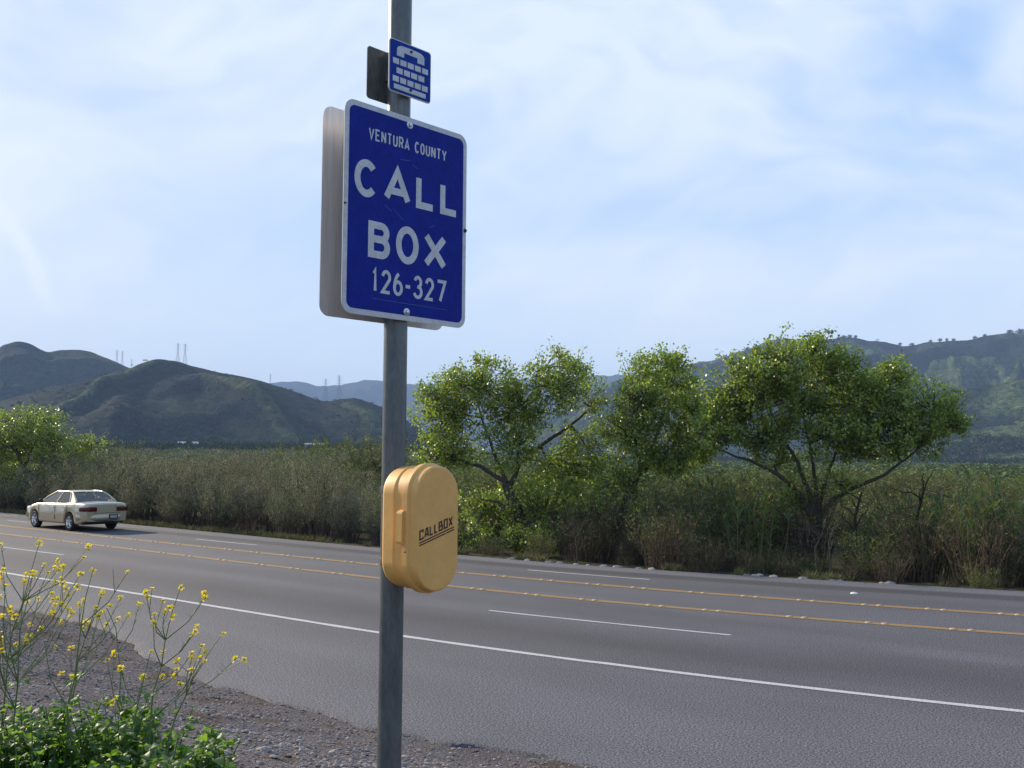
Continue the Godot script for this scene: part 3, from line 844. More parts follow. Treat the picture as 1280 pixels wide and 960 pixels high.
# ------------------------------------------------------------------ scrub
func make_shrub(called: String, seed_: int, height: float, radius: float, stems: int, leaves: int, leaf: Array, tone: Array, wood: Vector3, start: float, material: Material) -> Node3D:
	var o := Node3D.new()
	o.name = called
	var r := RandomNumberGenerator.new(); r.seed = seed_
	var st := MB.new()
	var lf := MB.new()
	for k in stems:
		var a := r.randf() * TAU
		var foot := Vector3(cos(a), 0, sin(a)) * radius * 0.4 * sqrt(r.randf())
		var h := height * r.randf_range(0.55, 1.0)
		var b := a + r.randfn() * 0.7
		var lean := radius * r.randf_range(0.1, 0.85)
		var tip := foot + Vector3(cos(b) * lean, h, sin(b) * lean)
		var mid := foot.lerp(tip, 0.5) + Vector3(-cos(b), 0.25, -sin(b)) * lean * 0.22 + Vector3(r.randfn(), 0, r.randfn()) * 0.08
		var w := wood * r.randf_range(0.6, 1.4)
		st.tube([foot - Vector3(0, 0.15, 0), foot.lerp(mid, 0.5) + Vector3(r.randfn(), 0, r.randfn()) * 0.04, mid, mid.lerp(tip, 0.55) + Vector3(r.randfn(), 0, r.randfn()) * 0.05, tip], [0.014, 0.012, 0.009, 0.006, 0.003], 3, kc(w.x, w.y, w.z), false)
		# side twigs carry the leaves
		var lum := r.randf_range(0.7, 1.3)
		var tn: Vector3 = tone[r.randi() % tone.size()]
		var per := leaves / stems
		var twigs := maxi(per / 9, 1)
		for q in twigs:
			var f := lerpf(start, 1.0, pow(r.randf(), 0.7))
			var p := foot.lerp(mid, f * 2.0) if f < 0.5 else mid.lerp(tip, f * 2.0 - 1.0)
			var e := p + Vector3(r.randfn() * 0.18, r.randf_range(0.08, 0.40), r.randfn() * 0.18)
			st.tube([p, e], [0.005, 0.002], 3, kc(w.x, w.y, w.z), false)
			for j in 9:
				var g := p.lerp(e, r.randf()) + Vector3(r.randfn(), r.randfn(), r.randfn()) * 0.03
				var dir: Vector3 = ((e - p).normalized() * leaf[3] + Vector3(r.randfn(), r.randfn(), r.randfn()) * 0.6).normalized()
				leaf_quad(lf, g, dir, r.randf_range(leaf[0], leaf[1]), leaf[2], tn * lum * r.randf_range(0.7, 1.3), r)
	part("stems", st.mesh(), M.bark, o).set_meta("kind", "stuff")
	part("foliage", lf.mesh(), material, o).set_meta("kind", "stuff")
	return o

func make_reed(called: String, seed_: int) -> Node3D:
	var o := Node3D.new()
	o.name = called
	var r := RandomNumberGenerator.new(); r.seed = seed_
	var st := MB.new()
	var lf := MB.new()
	for k in 26:
		var foot := Vector3(r.randfn() * 0.32, -0.1, r.randfn() * 0.32)
		var tip := foot + Vector3(r.randfn() * 0.35, r.randf_range(1.7, 3.0), r.randfn() * 0.35)
		st.tube([foot, foot.lerp(tip, 0.5) + Vector3(0.03, 0, 0), tip], [0.014, 0.011, 0.004], 4, kc(0.17, 0.16, 0.07), false)
		for q in 12:
			var f := r.randf_range(0.3, 1.0)
			var p := foot.lerp(tip, f)
			var a := r.randf() * TAU
			var out := Vector3(cos(a), 0, sin(a))
			var wide := Vector3(-sin(a), 0, cos(a)) * r.randf_range(0.014, 0.026)
			var ln := r.randf_range(0.35, 0.6)
			var tn := Vector3(0.10, 0.17, 0.045) * r.randf_range(0.6, 1.3)
			if r.randf() < 0.22: tn = Vector3(0.24, 0.19, 0.10)
			var c := kc(tn.x, tn.y, tn.z)
			var p1 := p + out * ln * 0.45 + Vector3(0, ln * 0.42, 0)
			var p2 := p + out * ln + Vector3(0, ln * 0.2, 0)
			lf.quad(p - wide * 0.6, p1 - wide, p1 + wide, p + wide * 0.6, c)
			lf.tri(p1 - wide, p2, p1 + wide, c)
	part("canes", st.mesh(), M.bark, o).set_meta("kind", "stuff")
	part("blades", lf.mesh(), M.leaf, o).set_meta("kind", "stuff")
	return o

func put(proto: Node3D, called: String, at: Vector3, turn: float, size: Vector3, label: String, category: String, group: String) -> Node3D:
	var o: Node3D = proto.duplicate()
	o.name = numbered(called)
	add_child(o)
	o.position = at; o.rotation.y = turn; o.scale = size
	tag(o, label, category, group)
	return o

func ray_ground(az: float, s_off: float) -> Vector3:   # the point on the far edge of the paving seen at azimuth az, s_off metres further off across the road
	var a := deg_to_rad(az)
	var lo := 10.0
	var hi := 140.0
	for k in 40:
		var d := (lo + hi) / 2
		var p := Vector3(sin(a) * d, 0, -cos(a) * d)
		var s := p.x * CA + p.z * SA
		var t := p.x * SA - p.z * CA
		if t > line_t("far", s) + s_off: hi = d
		else: lo = d
	return Vector3(sin(a) * lo, -0.36, -cos(a) * lo)

func near_what(p: Vector3) -> String:   # what a plant across the road is seen beside
	var az := rad_to_deg(atan2(p.x, -p.z))
	if az < -24.5: return "beyond the front of the car"
	if az < -20.0: return "beyond the rear of the car"
	if az < -15.5: return "just right of the car"
	if az < -11.0: return "midway between car and pole"
	if az < -5.5: return "next to the pole's left side"
	if az < 0.5: return "by the leaning cottonwood"
	if az < 6.5: return "by the upright cottonwood"
	if az < 12.0: return "left of the spreading cottonwood"
	if az < 19.0: return "by the spreading cottonwood"
	return "right of the spreading cottonwood"

func build_scrub() -> void:
	var grey := []
	var grey_tone := [Vector3(0.31, 0.345, 0.22), Vector3(0.36, 0.365, 0.25), Vector3(0.26, 0.32, 0.18), Vector3(0.33, 0.31, 0.235)]
	for k in 4: grey.append(make_shrub("grey", 100 + k, 3.0, 1.35, 70, 8200, [0.035, 0.075, 0.3, 0.5], [grey_tone[k], grey_tone[k], grey_tone[(k + 1) % 4]], Vector3(0.10, 0.08, 0.065), 0.44, M.scrub))
	var dark := []
	var dark_tone := [Vector3(0.12, 0.145, 0.055), Vector3(0.17, 0.14, 0.085), Vector3(0.10, 0.15, 0.045), Vector3(0.19, 0.15, 0.09)]
	for k in 4: dark.append(make_shrub("dark", 200 + k, 2.5, 1.2, 90, 2200, [0.05, 0.11, 0.26, 0.7], dark_tone, Vector3(0.10, 0.075, 0.058), 0.25, M.scrub))
	var green := []
	var green_tone := [Vector3(0.19, 0.245, 0.075), Vector3(0.16, 0.225, 0.065), Vector3(0.225, 0.245, 0.10)]
	for k in 3: green.append(make_shrub("green", 300 + k, 2.4, 1.5, 80, 3000, [0.06, 0.12, 0.3, 0.6], green_tone, Vector3(0.11, 0.09, 0.06), 0.2, M.scrub))
	var reeds := [make_reed("reed", 401), make_reed("reed", 402)]
	var r := RandomNumberGenerator.new(); r.seed = 77
	# the wall of grey scrub on the left, three rows deep
	for row in [[0.9, 0.6, 1.0], [2.3, 0.82, 1.16], [4.4, 0.9, 1.26], [7.5, 0.95, 1.28]]:
		var az := -33.0
		while az < -5.5:
			var p := ray_ground(az + r.randf_range(-0.3, 0.3), row[0] + r.randf_range(-0.3, 0.5))
			var d := Vector2(p.x, p.z).length()
			var sz := r.randf_range(row[1], row[2]) * (0.92 + 0.16 * noise.get_noise_2d(az * 16.0, 4.0))
			if az > -9.5: sz *= 0.78
			var deep: float = row[0]
			var label := ("front-row grey willow scrub at the road edge, " if deep < 1.0 else "grey-green feathery scrub behind the front row, ") + near_what(p)
			put(grey[r.randi() % 4], "willow_shrub", p, r.randf() * TAU, Vector3(sz * r.randf_range(0.9, 1.2), sz, sz * r.randf_range(0.9, 1.2)), label, "shrub", ("grey scrub at the road edge, " if deep < 1.0 else "grey scrub behind the front row, ") + near_what(p))
			az += rad_to_deg(1.35 / d) * r.randf_range(0.7, 1.25)
	# the dark brush on the right
	for row in [[0.8, 0.3, 0.6], [1.8, 0.45, 0.85], [3.6, 0.55, 0.95], [6.0, 0.6, 0.95]]:
		var az := -5.5
		while az < 34.0:
			var p := ray_ground(az + r.randf_range(-0.3, 0.3), row[0] + r.randf_range(-0.3, 0.5))
			var d := Vector2(p.x, p.z).length()
			var sz := clampf(r.randf_range(row[1], row[2]) * (1.0 + 0.9 * noise.get_noise_2d(az * 14.0, row[0] * 30.0)), 0.25, 1.05)
			if az < 6.0: sz *= 0.72
			if row[0] < 5.0 and az > 13.4 and az < 18.4: sz = minf(sz, 0.34)
			var deep: float = row[0]
			var label := ("low dark brush at the far road edge, " if deep < 1.0 else "brown-green brush behind the road-edge brush, ") + near_what(p)
			put(green[r.randi() % 3] if deep > 1.0 and r.randf() < 0.3 else dark[r.randi() % 4], "brush_shrub", p, r.randf() * TAU, Vector3(sz * 1.1, sz, sz * 1.1), label, "shrub", ("brush at the road edge, " if deep < 1.0 else "brush behind the edge, ") + near_what(p))
			az += rad_to_deg(1.2 / d) * r.randf_range(0.7, 1.25)
	# pale green growth further back
	for k in 130:
		var az := r.randf_range(-7.0, 33.0) if k < 95 else r.randf_range(-32.0, -7.0)
		var d := 38.0 + 75.0 * pow(r.randf(), 1.6)
		var p := polar(az, d)
		if k >= 95: p = ray_ground(az, 9.0 + 40.0 * r.randf())
		p.y = floor_y(p.x, p.z)
		var sz := r.randf_range(0.65, 1.05)
		var right := az > -7.0
		put(green[k % 3], "riverbed_shrub", p, r.randf() * TAU, Vector3(sz * 1.7, sz, sz * 1.7), ("pale green riverbed shrub beyond the brush, " if right else "pale green riverbed shrub beyond the grey scrub, ") + near_what(p), "shrub", "riverbed shrubs " + near_what(p))
	# the low growth of the river plain, one mass
	var low_clump := clump_mesh(110, 1.0, 0.22, Vector3(0.09, 0.125, 0.045), 47)
	var plain := []
	for k in 5200:
		var d := 95.0 * pow(9.0, pow(r.randf(), 0.8))
		var p := polar(r.randf_range(-34.0, 34.0), d)
		if noise.get_noise_2d(p.x * 0.5, p.z * 0.5) < -0.2: continue
		p.y = floor_y(p.x, p.z) - 0.1
		var sz := r.randf_range(0.5, 1.5) * (1.0 + d / 700.0)
		plain.append(Transform3D(Basis(Vector3.UP, r.randf() * TAU).scaled(Vector3(sz * 1.8, sz * 0.9, sz * 1.8)), p))
	scatter("river_plain_growth", low_clump, M.scrub, plain, "the low green growth spread over the river plain", "undergrowth")
	# brighter bushes that stand out on the left
	for a in [[-11.3, 62.0, 1.7, 1.7, "bright green round bush above the grey scrub, left of pole"], [-8.7, 70.0, 2.4, 1.85, "wide dark green thicket just left of the pole"], [-7.6, 72.0, 2.2, 1.8, "dark green thicket touching the pole's left side"], [-21.8, 57.0, 1.6, 1.6, "yellow-green bush under the cottonwood at far left"]]:
		var p := polar(a[0], a[1])
		p.y = floor_y(p.x, p.z)
		put(green[0], "riverbed_shrub", p, 1.0, Vector3(a[2], a[3], a[2]), a[4], "shrub", "")
	# cane clumps on the right
	for a in [[23.6, 2.6, 1.0, "tall cane clump with bright green blades at right"], [25.0, 2.9, 1.05, "tall cane clump nearest the right edge of the view"], [21.6, 4.5, 0.9, "smaller cane clump behind the bare snag"], [12.8, 3.0, 0.95, "cane clump left of the spreading cottonwood's trunk"], [10.4, 4.5, 0.95, "thin cane clump right of the upright cottonwood"], [27.5, 2.4, 0.9, "cane clump at the far right end of the brush"]]:
		put(reeds[r.randi() % 2], "giant_reed", ray_ground(a[0], a[1]), r.randf() * TAU, Vector3.ONE * a[2], a[3], "reed", "")
	# dead snags and bare stems
	for a in [[20.9, 3.2, 2.9, "bare black snag rising from the brush right of cottonwood", 0.03], [17.9, 3.0, 2.8, "bare dark snag under the cottonwood's right limb", 0.035], [23.2, 5.0, 2.9, "broken pale snag behind the bright cane clump", 0.12], [16.6, 0.7, 2.0, "pale bare stems at the road edge below the cottonwood", 0.085], [15.9, 0.6, 1.7, "thin pale stems at the road edge, left of its taller twin", 0.08], [3.4, 0.8, 1.6, "grey dead branches at the foot of the upright cottonwood", 0.08]]:
		var o := base("dead_snag", ray_ground(a[0], a[1]), a[3], "dead tree", "")
		var h: float = a[2]
		var c: float = a[4]
		var mb := MB.new()
		var pts := [Vector3.ZERO, Vector3(0.1, h * 0.3, 0), Vector3(0.05, h * 0.6, 0.05), Vector3(0.25, h * 0.82, 0)]
		var thin := 1.0 if h > 2.5 else 0.42
		mb.tube(pts, [0.055 * thin, 0.05 * thin, 0.04 * thin, 0.03 * thin], 6, kc(c, c * 0.85, c * 0.7))
		part("trunk", mb.mesh(), M.bark, o)
		for k in 7:
			mb = MB.new()
			var f: Vector3 = pts[2].lerp(pts[3], r.randf()) if k > 2 else pts[1].lerp(pts[2], r.randf())
			var e := f + Vector3(r.randfn() * 0.45, r.randf_range(0.15, 0.5), r.randfn() * 0.3)
			mb.tube([f, f.lerp(e, 0.5) + Vector3(0, 0.08, 0), e, e + Vector3(r.randfn() * 0.15, 0.2, 0)], [0.022 * thin, 0.016 * thin, 0.01 * thin, 0.004 * thin], 5, kc(c, c * 0.85, c * 0.7))
			part("branch", mb.mesh(), M.bark, o)
	# a small sunlit bush at the very edge of the paving
	put(green[1], "edge_bush", ray_ground(23.9, 0.35), 0.4, Vector3(0.28, 0.36, 0.28), "small yellowish bush at the far road edge, right end", "shrub", "")
	# weeds along the edge of the paving
	var tuft := MB.new()
	for k in 26:
		var a := r.randf() * TAU
		var f := Vector3(cos(a), 0, sin(a)) * 0.06 * r.randf()
		var e := f + Vector3(r.randfn() * 0.07, r.randf_range(0.06, 0.2), r.randfn() * 0.07)
		var side := Vector3(-sin(a), 0, cos(a)) * 0.008
		var tn := Vector3(0.16, 0.16, 0.075) * r.randf_range(0.5, 1.3)
		tuft.tri(f - side, e, f + side, kc(tn.x, tn.y, tn.z))
	var where := []
	for k in 1500:
		var s := r.randf_range(-62.0, 2.0)
		if noise.get_noise_2d(s * 8.0, 500.0) < (0.12 if s > -22.0 else -0.25): continue
		var t := line_t("far", s) + 0.08 + absf(r.randfn()) * 0.35
		var sz := r.randf_range(0.5, 1.5)
		where.append(Transform3D(Basis(Vector3.UP, r.randf() * TAU).scaled(Vector3(sz * 1.3, sz, sz * 1.3)), at_st(s, t, verge_y(s, t) - 0.01)))
	scatter("verge_weeds", tuft.mesh(), M.scrub, where, "short yellow-green weeds along the far edge of the road", "weeds")
	for p in grey + dark + green + reeds: p.free()

# ------------------------------------------------------------------ lettering
func arc(cx: float, cy: float, rx: float, ry: float, a0: float, a1: float, n := 14) -> Array:
	var out := []
	for k in n + 1:
		var a := deg_to_rad(lerpf(a0, a1, float(k) / n))
		out.append(Vector2(cx + cos(a) * rx, cy + sin(a) * ry))
	return out

func glyph(ch: String) -> Array:   # strokes in a unit box
	var v := func(a: Array) -> Array:
		var o := []
		for p in a: o.append(Vector2(p[0], p[1]))
		return o
	match ch:
		"A": return [v.call([[0, 0], [0.5, 1], [1, 0]]), v.call([[0.2, 0.27], [0.8, 0.27]])]
		"B": return [v.call([[0, 0.53], [0, 1], [0.6, 1]]) + arc(0.62, 0.765, 0.33, 0.235, 90, -90) + v.call([[0, 0.53]]), v.call([[0, 0.53], [0, 0], [0.6, 0]]) + arc(0.64, 0.265, 0.36, 0.265, -90, 90) + v.call([[0.3, 0.53]])]
		"C": return [arc(0.52, 0.5, 0.52, 0.5, 42, 318, 26)]
		"E": return [v.call([[1, 1], [0, 1], [0, 0], [1, 0]]), v.call([[0, 0.52], [0.8, 0.52]])]
		"L": return [v.call([[0, 1], [0, 0], [1, 0]])]
		"N": return [v.call([[0, 0], [0, 1]]), v.call([[0, 1], [1, 0]]), v.call([[1, 0], [1, 1]])]
		"O": return [arc(0.5, 0.5, 0.5, 0.5, 0, 360, 32)]
		"R": return [v.call([[0, 0], [0, 1], [0.55, 1]]) + arc(0.6, 0.74, 0.4, 0.26, 90, -90) + v.call([[0, 0.48]]), v.call([[0.5, 0.48], [1, 0]])]
		"T": return [v.call([[0, 1], [1, 1]]), v.call([[0.5, 1], [0.5, 0]])]
		"U": return [v.call([[0, 1], [0, 0.35]]) + arc(0.5, 0.33, 0.5, 0.33, 180, 360) + v.call([[1, 1]])]
		"V": return [v.call([[0, 1], [0.5, 0], [1, 1]])]
		"X": return [v.call([[0, 0], [1, 1]]), v.call([[0, 1], [1, 0]])]
		"Y": return [v.call([[0, 1], [0.5, 0.45], [1, 1]]), v.call([[0.5, 0.45], [0.5, 0]])]
		"1": return [v.call([[0.0, 0.82], [0.55, 1], [0.55, 0]])]
		"2": return [arc(0.5, 0.72, 0.48, 0.28, 170, -20, 14) + v.call([[0, 0], [1, 0]])]
		"3": return [arc(0.48, 0.76, 0.44, 0.24, 165, -80, 14) + v.call([[0.4, 0.53]]), arc(0.48, 0.27, 0.52, 0.27, 85, -165, 14)]
		"6": return [arc(0.5, 0.3, 0.5, 0.3, 0, 360, 24), arc(0.95, 0.3, 0.95, 0.75, 180, 112, 8)]
		"7": return [v.call([[0, 1], [1, 1], [0.35, 0]])]
		"-": return [v.call([[0, 0.45], [1, 0.45]])]
		"c": return [v.call([[1, 0.72], [1, 1], [0, 1], [0, 0], [1, 0], [1, 0.22]])]
		"a": return [v.call([[0, 0], [0.35, 1], [0.8, 1], [1, 0]]), v.call([[0.1, 0.3], [0.95, 0.3]])]
		"b": return [v.call([[0, 0.5], [0.8, 0.5], [0.8, 1], [0, 1], [0, 0], [1, 0], [1, 0.5], [0.8, 0.5]])]
		"o": return [v.call([[0, 0], [0, 1], [1, 1], [1, 0], [0, 0]])]
	return []

func letter_mesh(ch: String, at: Vector2, w: float, h: float, th: float, z: float, shear := 0.0) -> ArrayMesh:
	var mb := MB.new()
	var dz := 0.0
	for st in glyph(ch):
		var pts := []
		for p in st: pts.append(Vector2(at.x + th / 2 + p.x * (w - th), at.y + th / 2 + p.y * (h - th)))
		var closed: bool = pts[0].distance_to(pts[-1]) < 1e-5
		if closed: pts.pop_back()
		var n: int = pts.size()
		var lft := []
		var rgt := []
		for i in n:
			var a: Vector2 = pts[(i - 1 + n) % n] if closed or i > 0 else pts[i]
			var b: Vector2 = pts[(i + 1) % n] if closed or i < n - 1 else pts[i]
			var d0: Vector2 = (pts[i] - a).normalized() if a != pts[i] else (b - pts[i]).normalized()
			var d1: Vector2 = (b - pts[i]).normalized() if b != pts[i] else d0
			var n0 := Vector2(-d0.y, d0.x)
			var n1 := Vector2(-d1.y, d1.x)
			var m := (n0 + n1).normalized()
			var e := th / 2 / maxf(m.dot(n0), 0.5)
			lft.append(pts[i] + m * e); rgt.append(pts[i] - m * e)
		var f := func(p: Vector2, zz: float) -> Vector3: return Vector3(p.x, p.y + shear * p.x, zz)
		var z1 := z + 0.0007 + dz
		for i in (n if closed else n - 1):
			var j := (i + 1) % n
			mb.quad(f.call(rgt[i], z1), f.call(lft[i], z1), f.call(lft[j], z1), f.call(rgt[j], z1))
			mb.quad(f.call(lft[i], z), f.call(lft[j], z), f.call(lft[j], z1), f.call(lft[i], z1))
			mb.quad(f.call(rgt[j], z), f.call(rgt[i], z), f.call(rgt[i], z1), f.call(rgt[j], z1))
		dz += 0.00025
	return mb.mesh()

func round_rect(w: float, h: float, r: float) -> PackedVector2Array:
	var o := PackedVector2Array()
	for q in [[1, -1, -90], [1, 1, 0], [-1, 1, 90], [-1, -1, 180]]:
		for k in 9:
			var a := deg_to_rad(q[2] + 90.0 * k / 8)
			o.append(Vector2(q[0] * (w / 2 - r) + cos(a) * r, q[1] * (h / 2 - r) + sin(a) * r))
	return o

func slab(outline: PackedVector2Array, z0: float, z1: float) -> ArrayMesh:
	var mb := MB.new()
	mb.prism(outline, z0, z1)
	return mb.mesh()

func bolt(parent: Node, at: Vector3, r: float, dark := false) -> void:
	var b := Basis(Vector3.RIGHT, PI / 2)
	var mb := MB.new()
	mb.lathe(at, b, [[r, 0.0], [r * 0.97, 0.0016], [r * 0.5, 0.0022], [r * 0.45, 0.0025]], 18)
	mb.lathe(at, b, [[r * 0.56, 0.0018], [r * 0.56, 0.007], [r * 0.44, 0.0085], [0.0, 0.0087]], 6)
	part("bolt", mb.mesh(), M.dark if dark else M.steel, parent)

# ------------------------------------------------------------------ the call box and its signs
const YAW := 0.839
func build_call_box_post() -> void:
	var n := Vector3(sin(YAW), 0, cos(YAW))
	var c := Vector3(-0.388, 3.629, -3.828)
	var axis := c - n * 0.06
	# pole
	var ps := axis.x * CA + axis.z * SA
	var pt := axis.x * SA - axis.z * CA
	var foot := berm_y(ps, pt)
	var pole := base("sign_pole", Vector3(axis.x, foot, axis.z), "tall galvanised steel pole carrying the call box and signs", "pole")
	var mb := MB.new()
	var pts := []
	var rad := []
	for k in 13:
		pts.append(Vector3(0, -0.3 + (5.3 - foot) * k / 12.0, 0)); rad.append(0.0437)
	mb.tube(pts, rad, 40)
	part("shaft", mb.mesh(), M.zinc, pole)
	mb = MB.new()
	mb.lathe(Vector3(0, 5.0 - foot, 0), Basis.IDENTITY, [[0.047, -0.03], [0.047, 0.01], [0.03, 0.03], [0.0, 0.035]], 24)
	part("cap", mb.mesh(), M.zinc, pole)
	# the big sign that faces the camera's side
	var s := base("call_box_sign", c, "large blue sign reading VENTURA COUNTY CALL BOX 126-327", "sign", "", YAW)
	part("panel", slab(round_rect(0.61, 0.762, 0.042), -0.003, 0.0), M.alu, s)
	part("border", slab(round_rect(0.607, 0.759, 0.041), 0.0002, 0.001), M.sheet_white, s)
	part("field", slab(round_rect(0.570, 0.722, 0.026), 0.0012, 0.0017), M.blue, s)
	var z := 0.0019
	var x := -0.197
	for ch in "VENTURA COUNTY":
		var w := 0.0225
		if ch in "AVY": w = 0.025
		if ch == " ":
			x += 0.0205; continue
		part("letter", letter_mesh(ch, Vector2(x, 0.2535), w, 0.0435, 0.0062, z), M.sheet_white, s)
		x += w + 0.0057
	for a in [["C", -0.259, 0.041, 0.106, 0.136], ["A", -0.122, 0.047, 0.13, 0.129], ["L", 0.036, 0.047, 0.099, 0.128], ["L", 0.161, 0.047, 0.098, 0.126], ["B", -0.192, -0.171, 0.103, 0.132], ["O", -0.06, -0.172, 0.112, 0.141], ["X", 0.078, -0.168, 0.119, 0.132]]:
		part("letter", letter_mesh(a[0], Vector2(a[1], a[2]), a[3], a[4], 0.0265 if a[0] != "X" else 0.027, z), M.sheet_white, s)
	for a in [["1", -0.170, 0.026], ["2", -0.128, 0.047], ["6", -0.071, 0.047], ["-", -0.016, 0.034], ["3", 0.028, 0.047], ["2", 0.087, 0.047], ["7", 0.146, 0.052]]:
		part("digit", letter_mesh(a[0], Vector2(a[1], -0.2945), a[2], 0.087, 0.0125, z), M.sheet_white, s)
	bolt(s, Vector3(0, 0.352, 0.0018), 0.0145); bolt(s, Vector3(-0.003, -0.349, 0.0018), 0.0145)
	bolt(s, Vector3(0.298, 0.004, 0.0011), 0.008, true); bolt(s, Vector3(-0.299, 0.003, 0.0011), 0.004, true)
	mb = MB.new()
	mb.box(Vector3(0.02, -0.318, 0.002), Vector3(0.37, 0.0012, 0.0004), Color.WHITE, Basis(Vector3.BACK, -0.004))
	part("sheet_seam", mb.mesh(), M.scratch, s)
	for k in 5:
		mb = MB.new()
		var p := Vector3([-0.02, 0.03, -0.1, -0.05, 0.12][k], [0.215, 0.2, 0.02, 0.005, -0.01][k], 0.002)
		mb.box(p, Vector3([0.05, 0.03, 0.04, 0.06, 0.03][k], 0.0012, 0.0004), Color.WHITE, Basis(Vector3.BACK, [0.1, -0.3, -0.5, -0.6, 0.4][k]))
		part("scratch", mb.mesh(), M.scratch, s)
	for y in [0.352, -0.349]: bracket(s, y, -0.018)
	# its twin on the other side of the pole, seen from the back
	var q := base("call_box_sign", c - n * 0.125, "bare metal back of the large sign facing the other way", "sign", "", YAW + PI)
	part("panel", slab(round_rect(0.61, 0.762, 0.042), -0.003, 0.0), M.alu, q)
	part("border", slab(round_rect(0.607, 0.759, 0.041), 0.0002, 0.001), M.sheet_white, q)
	part("field", slab(round_rect(0.570, 0.722, 0.026), 0.0012, 0.0017), M.blue, q)
	for y in [0.352, -0.349]: bracket(q, y, -0.022)
	mb = MB.new()
	mb.lathe(Vector3(0.297, 0.003, -0.0032), Basis(Vector3.RIGHT, -PI / 2), [[0.005, 0.0], [0.004, 0.0012], [0.0, 0.0015]], 10)
	part("rivet", mb.mesh(), M.sheet_white, q)  # white disc standing for bright sky seen through a small hole
	# the small telephone keyboard plate, and the one behind it
	var tc := Vector3(c.x, 2.75 + 1.437, c.z)
	var t := base("telephone_symbol_sign", tc, "small blue sign with white telephone and keyboard symbol", "sign", "", YAW)
	part("panel", slab(round_rect(0.211, 0.200, 0.014), -0.003, 0.0), M.alu, t)
	part("border", slab(round_rect(0.209, 0.198, 0.013), 0.0002, 0.001), M.sheet_white, t)
	part("field", slab(round_rect(0.203, 0.192, 0.011), 0.0012, 0.0017), M.light_blue, t)
	mb = MB.new()
	var top_bar := PackedVector2Array([Vector2(-0.069, 0.058), Vector2(0.069, 0.058), Vector2(0.069, 0.066), Vector2(0.063, 0.075), Vector2(0.048, 0.081), Vector2(0.0, 0.083), Vector2(-0.048, 0.081), Vector2(-0.063, 0.075), Vector2(-0.069, 0.066)])
	mb.prism(top_bar, 0.0019, 0.0026)
	for e in [-1, 1]:
		mb.prism(PackedVector2Array([Vector2(e * 0.0515 - 0.0175, 0.040), Vector2(e * 0.0515 + 0.0175, 0.040), Vector2(e * 0.0515 + 0.0175, 0.059), Vector2(e * 0.0515 - 0.0175, 0.059)]), 0.0018, 0.0024)
	part("handset_symbol", mb.mesh(), M.sheet_white, t)
	for row in [[5, -0.0885, 0.0075], [4, -0.0705, -0.026], [5, -0.0885, -0.0595]]:
		for k in row[0]:
			mb = MB.new()
			var kx: float = row[1] + 0.0365 * k
			mb.box(Vector3(kx + 0.0155, row[2] + 0.0105, 0.0022), Vector3(0.030, 0.021, 0.0006))
			part("key_symbol", mb.mesh(), M.sheet_white, t)
	mb = MB.new()
	mb.box(Vector3(-0.002, -0.0775, 0.0022), Vector3(0.160, 0.0175, 0.0006))
	part("space_bar_symbol", mb.mesh(), M.sheet_white, t)
	bolt(t, Vector3(0.0, 0.072, 0.0026), 0.0052, true); bolt(t, Vector3(0.0, -0.0745, 0.0026), 0.0052, true)
	bracket(t, 0.0, -0.018)
	var b := base("telephone_symbol_sign", tc - n * 0.125 + Vector3(0, 0.0, 0), "shade-toned bare back of the small plate behind the telephone sign", "sign", "", YAW + PI)
	part("panel", slab(round_rect(0.211, 0.200, 0.014), -0.003, 0.0), M.zinc, b)  # darker zinc paints in the shade between the two plates
	part("field", slab(round_rect(0.207, 0.196, 0.011), 0.0002, 0.001), M.light_blue, b)
	bracket(b, 0.0, -0.022)
	build_call_box(axis)

func bracket(parent: Node, y: float, z: float) -> void:
	var mb := MB.new()
	mb.box(Vector3(0, y, z / 2 - 0.0035), Vector3(0.035, 0.028, absf(z) + 0.003))
	part("bracket", mb.mesh(), M.zinc, parent)

func stadium(hw: float, hh: float, inset: float) -> PackedVector2Array:
	var o := PackedVector2Array()
	var r := hw - inset
	for q in [[1, 0.0], [-1, 180.0]]:
		for k in 25:
			var a := deg_to_rad(q[1] + 180.0 * k / 24)
			o.append(Vector2(cos(a) * r, q[0] * (hh - hw) + sin(a) * r))
	return o

func loft(rings: Array, cap_front: bool, cap_back: bool) -> ArrayMesh:   # rings: [outline, z], each band smooth round its outline and crisp at its rims
	var mb := MB.new()
	for i in rings.size() - 1:
		var start := mb.v.size()
		var a: PackedVector2Array = rings[i][0]
		var b: PackedVector2Array = rings[i + 1][0]
		var k := a.size()
		for j in k + 1: mb.add(Vector3(a[j % k].x, a[j % k].y, rings[i][1]), Vector3.UP, Color.WHITE)
		for j in k + 1: mb.add(Vector3(b[j % k].x, b[j % k].y, rings[i + 1][1]), Vector3.UP, Color.WHITE)
		for j in k:
			var p := start + j
			mb.ix.append_array([p, p + k + 1, p + 1, p + 1, p + k + 1, p + k + 2])
		mb.smooth_from(start)
		# close the seam of the ring
		for e in [start, start + k + 1]:
			var nn := (mb.n[e] + mb.n[e + k]).normalized()
			mb.n[e] = nn; mb.n[e + k] = nn
	for e in [[cap_front, rings.size() - 1, 1], [cap_back, 0, -1]]:
		if not e[0]: continue
		var o: PackedVector2Array = rings[e[1]][0]
		var z: float = rings[e[1]][1]
		for j in o.size():
			var p := o[j]
			var q := o[(j + 1) % o.size()]
			if e[2] > 0: mb.tri(Vector3(0, 0, z), Vector3(q.x, q.y, z), Vector3(p.x, p.y, z))
			else: mb.tri(Vector3(0, 0, z), Vector3(p.x, p.y, z), Vector3(q.x, q.y, z))
	return mb.mesh()

